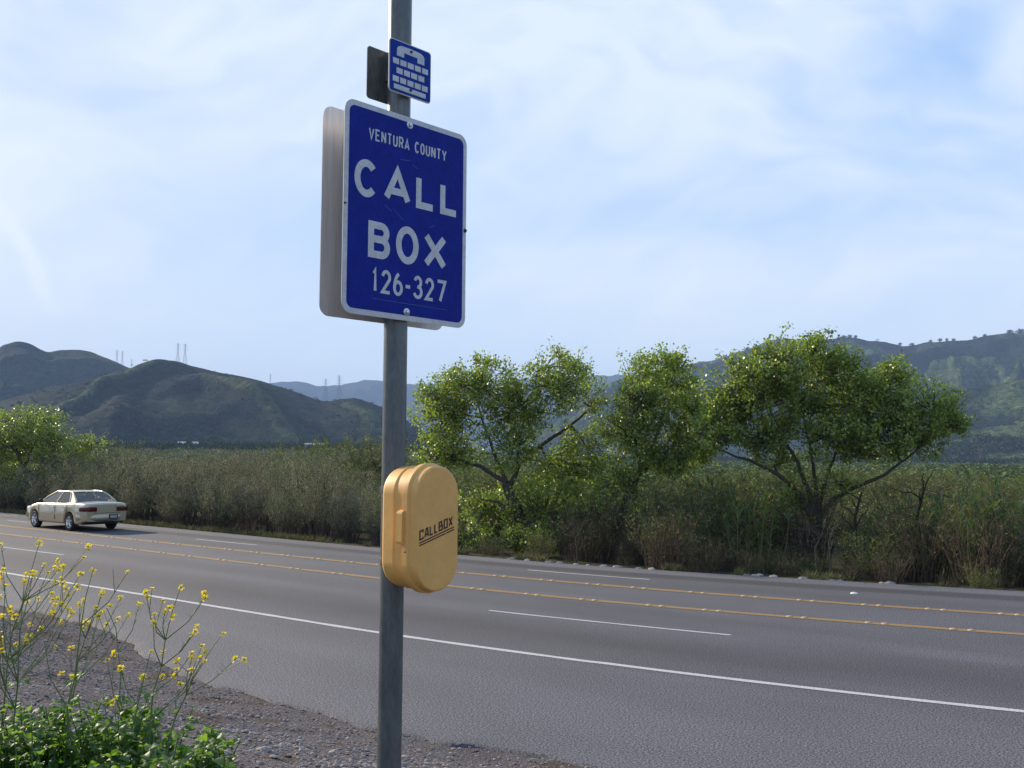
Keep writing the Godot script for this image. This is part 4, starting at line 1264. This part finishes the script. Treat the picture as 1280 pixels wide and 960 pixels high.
func build_call_box(axis: Vector3) -> void:
	var o := base("call_box", Vector3(axis.x, 2.50, axis.z), "yellow-tan rounded emergency call box marked CALLBOX on the pole", "call box", "", YAW)
	var hw := 0.111
	var hh := 0.2285
	var r := func(inset: float, z: float) -> Array: return [stadium(hw, hh, inset), z]
	part("back_housing", loft([r.call(0.030, 0.044), r.call(0.018, 0.050), r.call(0.014, 0.060), r.call(0.013, 0.108), r.call(0.010, 0.110), r.call(0.010, 0.114), r.call(0.0135, 0.116), r.call(0.0135, 0.170)], true, true), M.shell, o)
	var lid := part("door", loft([r.call(0.012, 0.1705), r.call(0.002, 0.1715), r.call(0.0, 0.174), r.call(0.0, 0.196), r.call(0.002, 0.2), r.call(0.008, 0.2035), r.call(0.0092, 0.226), r.call(0.0102, 0.2325), r.call(0.0125, 0.2362), r.call(0.016, 0.2375), r.call(0.021, 0.2378)], true, true), M.shell, o)
	var mb := MB.new()
	var tab := PackedVector2Array([Vector2(-0.011, -0.056), Vector2(0.006, -0.060), Vector2(0.006, 0.060), Vector2(-0.011, 0.054), Vector2(-0.013, 0.047), Vector2(-0.013, -0.049)])
	mb.prism(tab, -0.016, 0.012)
	var latch := part("latch", mb.mesh(), M.shell, o)
	latch.position = Vector3(-hw + 0.001, 0.006, 0.172)
	latch.rotation.y = 0.0
	mb = MB.new()
	mb.lathe(Vector3(-hw + 0.0005, -0.078, 0.19), Basis(Vector3.BACK, PI / 2), [[0.004, 0.0], [0.003, 0.002], [0.0, 0.0025]], 10)
	part("rivet", mb.mesh(), M.dark, lid)
	# lettering pressed on the door, rising to the right
	var z := 0.2381
	var x := -0.090
	for ch in "callbox":
		var w := 0.0205 if ch != "l" else 0.0175
		var g := ch if ch in "cabo" else ch.to_upper()
		part("letter", letter_mesh(g, Vector2(x, -0.0125), w, 0.0345, 0.0058, z, 0.29), M.lettering, lid)
		x += w + 0.004
	for e in [[-0.090, 0.078, -0.0225], [-0.090, 0.036, -0.0315], [0.040, 0.078, -0.0315]]:
		mb = MB.new()
		mb.quad(Vector3(e[0], e[2] + 0.29 * e[0], z + 0.0006), Vector3(e[0], e[2] + 0.0046 + 0.29 * e[0], z + 0.0006), Vector3(e[1], e[2] + 0.0046 + 0.29 * e[1], z + 0.0006), Vector3(e[1], e[2] + 0.29 * e[1], z + 0.0006))
		part("underline", mb.mesh(), M.lettering, lid)
	# the clamp band that holds the box to the pole
	for y in [-0.13, 0.13]:
		mb = MB.new()
		mb.lathe(Vector3(0, y, 0), Basis.IDENTITY, [[0.0438, -0.012], [0.0462, -0.012], [0.0462, 0.012], [0.0438, 0.012]], 32)
		part("clamp_band", mb.mesh(), M.zinc, o)

# ------------------------------------------------------------------ the car: +x is forward, y up, +z to its right
func body_top(x: float) -> float:
	var q := [[-2.44, 0.93], [-2.41, 0.975], [-2.36, 0.995], [-2.25, 1.01], [-1.7, 1.03], [-1.0, 1.0], [0.9, 0.955], [1.15, 0.94], [1.7, 0.86], [2.1, 0.76], [2.3, 0.66], [2.40, 0.56], [2.44, 0.48]]
	for i in q.size() - 1:
		if x <= q[i + 1][0]: return lerpf(q[i][1], q[i + 1][1], smoothstep(0, 1, (x - q[i][0]) / (q[i + 1][0] - q[i][0])) * 0.5 + 0.5 * (x - q[i][0]) / (q[i + 1][0] - q[i][0]))
	return 0.48

func body_half(x: float) -> float:
	var q := [[-2.44, 0.74], [-2.41, 0.79], [-2.34, 0.825], [-2.2, 0.845], [-1.9, 0.87], [-1.0, 0.885], [1.0, 0.885], [1.7, 0.86], [2.1, 0.80], [2.3, 0.70], [2.4, 0.58], [2.44, 0.48]]
	for i in q.size() - 1:
		if x <= q[i + 1][0]: return lerpf(q[i][1], q[i + 1][1], (x - q[i][0]) / (q[i + 1][0] - q[i][0]))
	return 0.48

func build_car() -> void:
	var paint := mat(col(0.46, 0.40, 0.27), 0.34, 0.4)
	paint.clearcoat_enabled = true; paint.clearcoat = 0.8; paint.clearcoat_roughness = 0.08
	var glass := mat(Color(0.16, 0.2, 0.19, 0.55), 0.04)
	glass.transparency = BaseMaterial3D.TRANSPARENCY_ALPHA
	var rubber := mat(col(0.02, 0.02, 0.021), 0.8)
	var rim := mat(col(0.62, 0.62, 0.62), 0.3, 0.85)
	var lamp := mat(col(0.075, 0.005, 0.008), 0.15)
	var inner := mat(col(0.045, 0.04, 0.034), 0.9)
	var o := base("sedan_car", Vector3(-16.43, 0.003, -39.69), "champagne gold sedan driving away to the left", "car", "", deg_to_rad(139.04))
	var mb := MB.new()
	var stations := []
	var x := -2.44
	while x <= 2.4401:
		stations.append(x)
		x += 0.04 if absf(x) < 2.2 else 0.02
	var wheels := [-1.36, 1.36]
	var cols_ := 0
	for side in [-1, 1]:
		var start := mb.v.size()
		for sx in stations:
			var tp := body_top(sx)
			var w := body_half(sx)
			var yb := 0.24 + 0.12 * smoothstep(-1.9, -2.44, sx) + 0.04 * smoothstep(2.0, 2.44, sx)
			for wx in wheels:
				var dx := absf(sx - wx)
				if dx < 0.37: yb = maxf(yb, 0.30 + sqrt(0.37 * 0.37 - dx * dx))
			var sec := [[0.90, 0.0], [0.965, 0.04], [0.985, 0.12], [1.0, 0.35], [1.005, 0.52], [0.995, 0.62], [0.975, 0.80], [0.95, 0.92], [0.90, 0.975], [0.80, 1.0], [0.5, 1.018], [0.0, 1.025]]
			cols_ = sec.size()
			for p in sec:
				var y: float = lerpf(yb, tp, p[1]) if p[1] <= 1.0 else tp + (p[1] - 1.0) * 1.2
				mb.add(Vector3(sx, y, w * p[0] * side), Vector3.UP, Color.WHITE)
		for r in stations.size() - 1:
			for k in cols_ - 1:
				var a := start + r * cols_ + k
				if side < 0: mb.ix.append_array([a, a + cols_, a + 1, a + 1, a + cols_, a + cols_ + 1])
				else: mb.ix.append_array([a, a + 1, a + cols_, a + 1, a + cols_ + 1, a + cols_])
	mb.smooth_from(0)
	# tail and nose faces, closed from the outline of the last stations
	var rows := stations.size()
	for e in [0, rows - 1]:
		var ring := []
		for k in cols_: ring.append(mb.v[e * cols_ + k])
		for k in range(cols_ - 1, -1, -1): ring.append(mb.v[rows * cols_ + e * cols_ + k])
		var mid := Vector3.ZERO
		for p in ring: mid += p / ring.size()
		for k in ring.size():
			var p: Vector3 = ring[k]
			var q: Vector3 = ring[(k + 1) % ring.size()]
			if p.distance_to(q) < 1e-4: continue
			if e == 0: mb.tri(mid, q, p)
			else: mb.tri(mid, p, q)
	part("body", mb.mesh(), paint, o)
	mb = MB.new()
	mb.box(Vector3(0, 0.34, 0), Vector3(4.3, 0.2, 1.36))
	for wx in wheels: mb.box(Vector3(wx, 0.52, 0), Vector3(0.74, 0.34, 1.3))
	part("underbody", mb.mesh(), M.dark, o)
	# cabin: roof on its pillars, glass between them
	var bf := Vector3(1.02, 0.955, 0.76)
	var br := Vector3(-1.66, 1.03, 0.74)
	var rf := Vector3(0.12, 1.375, 0.575)
	var rr := Vector3(-1.02, 1.375, 0.575)
	mb = MB.new()
	var n := 9
	for i in n:
		for k in n:
			var u := float(i) / (n - 1)
			var w := float(k) / (n - 1) * 2.0 - 1.0
			var xx := lerpf(rr.x - 0.05, rf.x + 0.06, u)
			mb.add(Vector3(xx, 1.375 + 0.055 * (1.0 - w * w * w * w) * (1.0 - pow(absf(u * 2.0 - 1.0), 3.0) * 0.7), w * 0.6), Vector3.UP, Color.WHITE)
	mb.sheet(0, n, n)
	mb.smooth_from(0)
	part("roof", mb.mesh(), paint, o)
	for e in [-1, 1]:
		var f := Vector3(1, 1, e)
		var pil := MB.new()
		pil.tube([bf * f, (bf * f).lerp(rf * f, 0.5) + Vector3(0.04, 0.01, 0.02 * e), rf * f], [0.035, 0.032, 0.032], 8, Color.WHITE)
		pil.tube([rf * f, (rf * f).lerp(rr * f, 0.5) + Vector3(0, 0.012, 0.012 * e), rr * f], [0.032, 0.032, 0.032], 8, Color.WHITE)
		pil.tube([Vector3(-0.30, 0.98, 0.80 * e), Vector3(-0.38, 1.375, 0.585 * e)], [0.035, 0.03], 8, Color.WHITE)
		# the broad rear pillar
		pil.quad(Vector3(-1.28, 1.0, 0.80 * e), Vector3(-0.98, 1.36, 0.60 * e), rr * f + Vector3(-0.02, 0.0, 0.015 * e), br * f + Vector3(0, 0, 0.03 * e))
		pil.tube([br * f, (br * f).lerp(rr * f, 0.5) + Vector3(0, 0.03, 0.01 * e), rr * f], [0.04, 0.036, 0.034], 8, Color.WHITE)
		pil.tube([Vector3(-1.28, 1.0, 0.8 * e), Vector3(-0.98, 1.36, 0.6 * e)], [0.025, 0.025], 8, Color.WHITE)
		part("pillars", pil.mesh(), paint, o)
		var g := MB.new()
		g.quad(Vector3(0.92, 0.98, 0.785 * e), Vector3(0.14, 1.355, 0.595 * e), Vector3(-0.36, 1.365, 0.598 * e), Vector3(-0.29, 0.99, 0.80 * e))
		part("window", g.mesh(), glass, o)
		g = MB.new()
		g.quad(Vector3(-0.33, 0.99, 0.80 * e), Vector3(-0.40, 1.365, 0.598 * e), Vector3(-0.97, 1.355, 0.598 * e), Vector3(-1.25, 1.0, 0.80 * e))
		part("window", g.mesh(), glass, o)
		# mirror
		var mr := MB.new()
		mr.lathe(Vector3(0.72, 1.03, 0.93 * e), Basis(Vector3.BACK, PI / 2), [[0.0, -0.06], [0.06, -0.05], [0.085, 0.0], [0.07, 0.05], [0.0, 0.055]], 10)
		mr.tube([Vector3(0.76, 0.99, 0.84 * e), Vector3(0.74, 1.02, 0.93 * e)], [0.025, 0.02], 6)
		part("wing_mirror", mr.mesh(), M.dark, o)
		# door seams, handles and the side strip
		var tr := MB.new()
		tr.box(Vector3(-0.1, 0.60, 0.893 * e), Vector3(2.0, 0.05, 0.02))
		part("side_moulding", tr.mesh(), paint, o)
		for dx in [0.98, -0.31, -1.18]:
			var sm := MB.new()
			sm.box(Vector3(dx, 0.66, 0.888 * e), Vector3(0.012, 0.56, 0.012))
			part("door_seam", sm.mesh(), M.dark, o)
		for dx in [-0.16, -1.02]:
			var hd := MB.new()
			hd.box(Vector3(dx, 0.83, 0.880 * e), Vector3(0.2, 0.035, 0.03))
			part("door_handle", hd.mesh(), paint, o)
		# lamps that wrap round the tail
		var tl := MB.new()
		var pts := [[-2.44, 0.37], [-2.452, 0.39], [-2.452, 0.62], [-2.448, 0.715], [-2.42, 0.785], [-2.35, 0.83], [-2.22, 0.856], [-2.12, 0.862]]
		var st := tl.v.size()
		for p in pts:
			for y in [0.715, 0.73, 0.86, 0.875]:
				var lift := 0.016 if y > 0.72 and y < 0.87 else -0.01
				tl.add(Vector3(p[0] - (lift if p[0] < -2.4 else 0.0), y, (p[1] + (lift if p[0] > -2.44 else 0.0)) * e), Vector3.UP, Color.WHITE)
		tl.sheet(st, 8, 4)
		tl.smooth_from(st)
		part("tail_light", tl.mesh(), lamp, o)
		var hl := MB.new()
		hl.lathe(Vector3(2.22, 0.64, 0.60 * e), Basis(Vector3.FORWARD, -PI / 2), [[0.14, -0.06], [0.13, 0.03], [0.08, 0.07], [0.0, 0.08]], 12)
		part("headlight", hl.mesh(), rim, o)
	var g2 := MB.new()
	g2.quad(Vector3(-1.66, 1.03, -0.70), Vector3(-1.04, 1.372, -0.55), Vector3(-1.04, 1.385, 0.55), Vector3(-1.66, 1.03, 0.70))
	part("rear_window", g2.mesh(), glass, o)
	g2 = MB.new()
	g2.quad(Vector3(1.0, 0.96, -0.72), Vector3(0.14, 1.375, -0.55), Vector3(0.14, 1.375, 0.55), Vector3(1.0, 0.96, 0.72))
	part("windscreen", g2.mesh(), glass, o)
	# bumpers, plate, badge
	mb = MB.new()
	var bp := []
	var brad := []
	for k in 13:
		var a := deg_to_rad(-82.0 + 164.0 * k / 12)
		bp.append(Vector3(-1.86 - cos(a) * 0.62, 0.50, sin(a) * 0.83)); brad.append(0.125)
	mb.tube(bp, brad, 10)
	part("rear_bumper", mb.mesh(), paint, o)
	mb = MB.new()
	bp = []
	for k in 13:
		var a := deg_to_rad(-80.0 + 160.0 * k / 12)
		bp.append(Vector3(1.90 + cos(a) * 0.52, 0.46, sin(a) * 0.78))
	mb.tube(bp, brad, 10)
	part("front_bumper", mb.mesh(), paint, o)
	mb = MB.new()
	mb.box(Vector3(-2.60, 0.53, 0.18), Vector3(0.02, 0.16, 0.33))
	part("plate_frame", mb.mesh(), M.dark, o)
	mb = MB.new()
	mb.box(Vector3(-2.612, 0.53, 0.18), Vector3(0.01, 0.10, 0.25))
	part("licence_plate", mb.mesh(), mat(col(0.32, 0.35, 0.38), 0.4), o)
	mb = MB.new()
	mb.box(Vector3(-2.437, 0.66, 0), Vector3(0.02, 0.014, 1.0))
	part("boot_seam", mb.mesh(), M.dark, o)
	mb = MB.new()
	mb.tube([Vector3(-2.5, 0.3, 0.45), Vector3(-2.2, 0.3, 0.45)], [0.03, 0.03], 10)
	part("exhaust", mb.mesh(), rim, o)
	# seats
	for p in [[-0.05, -0.38], [-0.05, 0.38]]:
		mb = MB.new()
		mb.box(Vector3(p[0] - 0.22, 0.90, p[1]), Vector3(0.16, 0.62, 0.48), Color.WHITE, Basis(Vector3.BACK, 0.2))
		mb.box(Vector3(p[0] - 0.30, 1.23, p[1]), Vector3(0.1, 0.16, 0.26), Color.WHITE, Basis(Vector3.BACK, 0.2))
		part("seat", mb.mesh(), inner, o)
	mb = MB.new()
	mb.box(Vector3(-1.25, 0.86, 0), Vector3(0.18, 0.5, 1.2), Color.WHITE, Basis(Vector3.BACK, 0.3))
	part("rear_seat", mb.mesh(), inner, o)
	# wheels
	for wx in wheels:
		for e in [-1, 1]:
			var w := Node3D.new()
			w.name = "wheel"
			o.add_child(w, true)
			w.position = Vector3(wx, 0.315, 0.76 * e)
			var b := Basis(Vector3.RIGHT, PI / 2 * e)
			var ty := MB.new()
			ty.lathe(Vector3.ZERO, b, [[0.21, 0.09], [0.25, 0.105], [0.295, 0.1], [0.315, 0.08], [0.317, 0.0], [0.315, -0.08], [0.295, -0.1], [0.21, -0.1]], 28)
			part("tyre", ty.mesh(), rubber, w)
			var rm := MB.new()
			rm.lathe(Vector3.ZERO, b, [[0.215, 0.095], [0.2, 0.09], [0.19, 0.05], [0.0, 0.03]], 28)
			rm.lathe(Vector3.ZERO, b, [[0.05, 0.03], [0.045, 0.085], [0.0, 0.09]], 14)
			for k in 5:
				var a := TAU * k / 5 + 0.3
				rm.tube([b * Vector3(cos(a) * 0.03, 0.07, sin(a) * 0.03), b * Vector3(cos(a) * 0.205, 0.085, sin(a) * 0.205)], [0.035, 0.028], 6)
			part("rim", rm.mesh(), rim, w)

# ------------------------------------------------------------------ mustard and weeds in front
func ground_at(x: float, z: float) -> float:
	return berm_y(x * CA + z * SA, x * SA - z * CA)

func build_near_plants() -> void:
	var r := RandomNumberGenerator.new(); r.seed = 4242
	var stem_mat := vmat(0.6); stem_mat.backlight_enabled = true; stem_mat.backlight = Color(0.3, 0.35, 0.15)
	var petal := mat(col(0.66, 0.56, 0.03), 0.6); petal.backlight_enabled = true; petal.backlight = Color(0.9, 0.85, 0.2)
	var leaf_mat := []
	for t in [Vector3(0.035, 0.085, 0.015), Vector3(0.045, 0.105, 0.018), Vector3(0.025, 0.065, 0.012), Vector3(0.065, 0.12, 0.026)]:
		var m := mat(col(t.x, t.y, t.z), 0.55)
		m.backlight_enabled = true; m.backlight = Color(0.5, 0.65, 0.2)
		leaf_mat.append(m)
	# one flower head: petals round a domed middle with buds
	var heads := []
	for k in 3:
		var mb := MB.new()
		for q in 24:
			var a := r.randf() * TAU
			var up := r.randf_range(-0.7, 1.3)
			var d := Vector3(cos(a), up, sin(a)).normalized()
			var p := d * 0.007
			var side := d.cross(Vector3.UP).normalized() * 0.0065
			var e := p + d * r.randf_range(0.009, 0.015)
			mb.quad(p, p.lerp(e, 0.6) - side, e, p.lerp(e, 0.6) + side)
		heads.append(mb.mesh())
	var middle := MB.new()
	for q in 9:
		var d := Vector3(r.randfn(), absf(r.randfn()) + 0.5, r.randfn()).normalized()
		middle.lathe(d * 0.004, Basis.IDENTITY, [[0.0, -0.002], [0.0022, 0.0], [0.0, 0.004]], 5, kc(0.16, 0.16, 0.03))
	var middle_mesh := middle.mesh()
	# leaf shapes: lobed blades with a raised midrib fold
	var blades := []
	for k in 4:
		var mb := MB.new()
		var prev := []
		for q in 8:
			var f := q / 7.0
			var w: float = [0.06, 0.3, 0.62, 0.86, 1.0, 0.86, 0.5, 0.03][q] * 0.36 * (1.0 + 0.22 * r.randfn() * (1.0 if q % 2 else 0.2))
			var y := 0.18 * sin(f * 2.6) - 0.16 * f * f
			var row := [Vector3(f, y + w * 0.3, -w), Vector3(f, y, 0), Vector3(f, y + w * 0.3, w)]
			if prev:
				for e in 2: mb.quad(prev[e], row[e], row[e + 1], prev[e + 1])
			prev = row
		mb.smooth_from(0)
		blades.append(mb.mesh())
	# tall flowering stalks: [x, z, height, lean x, lean z, heads, label]
	var stalks := [
		[-2.50, -5.25, 1.14, 0.16, 0.0, 34, "tallest mustard plant with many yellow flowers at left edge"],
		[-2.33, -5.05, 1.0, 0.10, 0.1, 28, "dense mustard plant just right of the leftmost one"],
		[-2.52, -4.95, 0.9, 0.05, 0.1, 22, "lower mustard plant cut by the left edge of view"],
		[-2.22, -5.35, 0.88, 0.16, 0.0, 18, "slim mustard plant left of the tall green seed stalk"],
		[-2.10, -5.1, 1.03, 0.11, 0.05, 4, "tall green seed stalk with almost no flowers"],
		[-1.86, -5.2, 0.86, -0.10, 0.0, 7, "thin mustard stalk leaning left with a lone top flower"],
		[-1.80, -5.05, 0.66, 0.10, 0.0, 9, "short mustard stalk among dried dark seed heads"],
		[-1.70, -5.0, 0.98, 0.15, 0.0, 20, "mustard plant with spreading branches, rightmost tall one"],
		[-1.64, -5.05, 0.76, 0.28, 0.0, 8, "mustard stalk leaning far right over the gravel"]]
	for a in stalks:
		var gy := ground_at(a[0], a[1])
		var o := base("mustard_plant", Vector3(a[0], gy, a[1]), a[6], "wildflower", "")
		var h: float = a[2]
		var n: int = a[5]
		var green := kc(0.14, 0.19, 0.075)
		var topp := Vector3(a[3], h, a[4])
		var main := []
		var mr := []
		for k in 9:
			var f := k / 8.0
			main.append(Vector3(a[3] * f * f, h * f, a[4] * f) + Vector3(r.randfn(), 0, r.randfn()) * 0.007)
			mr.append(lerpf(0.0062, 0.0016, f))
		var mb := MB.new()
		mb.tube(main, mr, 6, green)
		part("stem", mb.mesh(), stem_mat, o)
		var tips := [topp]
		var branches := maxi(3, n / 2)
		for k in branches:
			var f := r.randf_range(0.38, 0.86)
			var p: Vector3 = main[int(f * 8)]
			var az := r.randf() * TAU
			var ln := h * r.randf_range(0.22, 0.5) * (1.2 - f * 0.5)
			var e := p + Vector3(cos(az) * ln * 0.55 + a[3] * 0.4, ln * 0.8, sin(az) * ln * 0.4)
			if e.y > h * 1.02: e.y = h * r.randf_range(0.86, 1.0)
			var knee := p.lerp(e, 0.5) + Vector3(cos(az), -0.6, sin(az)) * ln * 0.07
			mb = MB.new()
			mb.tube([p, knee, e], [0.003, 0.0023, 0.0012], 5, green)
			# seed pods up the branch
			for q in 5:
				var g := knee.lerp(e, r.randf_range(0.1, 0.8))
				mb.tube([g, g + Vector3(r.randfn() * 0.014, 0.022, r.randfn() * 0.014)], [0.0009, 0.0006], 3, green, false)
			part("branch", mb.mesh(), stem_mat, o)
			tips.append(e)
			if r.randf() < 0.8:
				var e2 := knee.lerp(e, 0.5) + Vector3(r.randfn() * 0.05, ln * 0.28, r.randfn() * 0.05)
				mb = MB.new()
				mb.tube([knee.lerp(e, 0.3), e2], [0.0018, 0.001], 4, green)
				part("branch", mb.mesh(), stem_mat, o)
				tips.append(e2)
		for k in n:
			var e: Vector3 = tips[k] if k < tips.size() else tips[r.randi() % tips.size()] + Vector3(r.randfn() * 0.022, -r.randf() * 0.035, r.randfn() * 0.022)
			var fl := part("flower", heads[r.randi() % 3], petal, o)
			fl.position = e; fl.rotation = Vector3(r.randfn() * 0.3, r.randf() * TAU, r.randfn() * 0.3)
			fl.scale = Vector3.ONE * r.randf_range(0.8, 1.15)
			part("flower_centre", middle_mesh, stem_mat, fl)
		for k in 7:
			var f := r.randf_range(0.05, 0.6)
			var lf := part("leaf", blades[r.randi() % 4], leaf_mat[r.randi() % 4], o)
			lf.position = main[int(f * 8)]
			lf.rotation = Vector3(0, r.randf() * TAU, r.randf_range(-0.1, 0.8))
			lf.scale = Vector3.ONE * r.randf_range(0.04, 0.085)
	# the leafy mass underneath
	for k in 40:
		var u := r.randf()
		var x := -2.75 + 1.42 * u
		var z := -4.25 - r.randf() * 1.15
		if k < 16: z = -4.85 - r.randf() * 0.5
		x *= -z / 5.1
		var o := base("leafy_weed", Vector3(x, ground_at(x, z), z), "low broad-leaved green weed in the clump under the mustard", "weed", "leafy weeds under the mustard")
		var tall := r.randf_range(0.24, 0.42) * (0.72 if u > 0.8 else 1.0)
		for q in 4:
			var mb := MB.new()
			var e := Vector3(r.randfn() * 0.09, tall * r.randf_range(0.8, 1.1), r.randfn() * 0.09)
			mb.tube([Vector3(r.randfn() * 0.02, -0.02, r.randfn() * 0.02), e * 0.5 + Vector3(r.randfn(), 0, r.randfn()) * 0.015, e], [0.005, 0.004, 0.002], 5, kc(0.08, 0.14, 0.04))
			part("stem", mb.mesh(), stem_mat, o)
			for j in 15:
				var f := pow(r.randf(), 0.6)
				var lf := part("leaf", blades[r.randi() % 4], leaf_mat[r.randi() % 4], o)
				lf.position = e * f
				lf.rotation = Vector3(r.randfn() * 0.4, r.randf() * TAU, r.randf_range(-0.35, 0.75))
				lf.scale = Vector3.ONE * r.randf_range(0.028, 0.068)
	# fine growth between them
	var fill := MB.new()
	for k in 60:
		var d := Vector3(r.randfn(), absf(r.randfn()), r.randfn()) * 0.05
		leaf_quad(fill, d, Vector3(r.randfn(), r.randfn() + 0.4, r.randfn()).normalized(), r.randf_range(0.025, 0.06), 0.5, Vector3(0.05, 0.12, 0.02) * r.randf_range(0.6, 1.4), r)
	var where := []
	for k in 300:
		var z := -4.2 - r.randf() * 1.5
		var x := (-2.8 + 1.35 * r.randf()) * -z / 5.1
		if z < -5.35 and r.randf() < 0.5: x -= 0.3
		where.append(Transform3D(Basis(Vector3.UP, r.randf() * TAU).scaled(Vector3.ONE * r.randf_range(0.8, 1.6)), Vector3(x, ground_at(x, z), z)))
	scatter("weed_undergrowth", fill.mesh(), M.leaf, where, "fine green undergrowth between the leafy weeds at lower left", "weeds")

func pebble_mesh(seed_: int, tone: Vector3, detail := 6) -> ArrayMesh:
	var r := RandomNumberGenerator.new(); r.seed = seed_
	var mb := MB.new()
	var prof := [[0.0, -0.45], [0.7, -0.3], [1.0, 0.0], [0.75, 0.35], [0.0, 0.55]]
	for p in prof:
		for k in detail:
			var a := TAU * k / detail
			mb.add(Vector3(cos(a) * p[0] * r.randf_range(0.75, 1.2), p[1] * r.randf_range(0.8, 1.15), sin(a) * p[0] * r.randf_range(0.75, 1.2)), Vector3.UP, kc(tone.x, tone.y, tone.z))
	var out := MB.new()
	for i in prof.size() - 1:
		for k in detail:
			var a := i * detail + k
			var b := i * detail + (k + 1) % detail
			out.quad(mb.v[a], mb.v[b], mb.v[b + detail], mb.v[a + detail], kc(tone.x, tone.y, tone.z))
	return out.mesh()

func build_small_things() -> void:
	var r := RandomNumberGenerator.new(); r.seed = 909
	# gravel lying loose on the bank
	var tones := [Vector3(0.30, 0.26, 0.235), Vector3(0.235, 0.20, 0.185), Vector3(0.33, 0.305, 0.28), Vector3(0.165, 0.145, 0.135)]
	for k in 4:
		var where := []
		for q in 7000:
			var s := r.randf_range(-17.0, 0.0)
			var u := pow(r.randf(), 0.85)
			var t := near_t(s) + 0.06 - u * 5.2
			var sz := 0.006 + 0.016 * pow(r.randf(), 2.2)
			if r.randf() < 0.06 and u > 0.1: sz *= 1.6
			where.append(Transform3D(Basis.from_euler(Vector3(r.randfn() * 0.4, r.randf() * TAU, r.randfn() * 0.4)).scaled(Vector3(sz * r.randf_range(0.8, 1.4), sz * r.randf_range(0.6, 1.0), sz)), at_st(s, t, berm_y(s, t) + sz * 0.2)))
		scatter("gravel", pebble_mesh(60 + k, tones[k]), M.pebble, where, ["the brown gravel on the shoulder around the pole", "the dark brown gravel on the shoulder around the pole", "the pale gravel on the shoulder around the pole", "the blackish gravel on the shoulder around the pole"][k], "gravel")
	# pale stones along the far edge of the paving
	var stone := pebble_mesh(99, Vector3(0.27, 0.27, 0.26), 8)
	for p in [[-0.29, -28.42], [0.03, -28.0], [0.35, -27.7], [0.62, -27.61], [0.94, -27.43], [1.26, -27.04], [1.57, -26.86], [1.94, -26.59], [2.55, -26.73], [3.02, -26.37], [3.32, -26.2], [5.48, -25.09], [5.6, -24.92], [5.99, -25.47], [6.19, -24.96], [6.54, -24.32], [7.14, -24.04], [7.44, -24.14], [8.03, -23.48], [8.32, -23.57]]:
		var o := top("stone", stone, M.pebble)
		var s: float = p[0] * CA + p[1] * SA
		var t := maxf(p[0] * SA - p[1] * CA, line_t("far", s) + 0.12)
		o.position = at_st(s, t, verge_y(s, t) + 0.02)
		var sz := r.randf_range(0.07, 0.13)
		o.scale = Vector3(sz * 1.3, sz * 0.8, sz); o.rotation.y = r.randf() * TAU
		tag(o, "pale rounded stone lying along the far edge of the road", "stone", "pale stones along the far road edge")
	# a bent dry twig on the gravel, left of the pole
	var mb := MB.new()
	var pts := []
	var rad := []
	for k in 8:
		var f := k / 7.0
		var x := lerpf(-0.98, -0.55, f)
		var z := -5.35 + 0.02 * sin(f * 3.0)
		pts.append(Vector3(x, ground_at(x, z) + 0.012 + 0.018 * sin(f * PI), z)); rad.append(0.005)
	mb.tube(pts, rad, 5, kc(0.06, 0.05, 0.04))
	tag(top("dry_twig", mb.mesh(), M.bark), "thin dark bent twig on the gravel left of the pole", "twig")
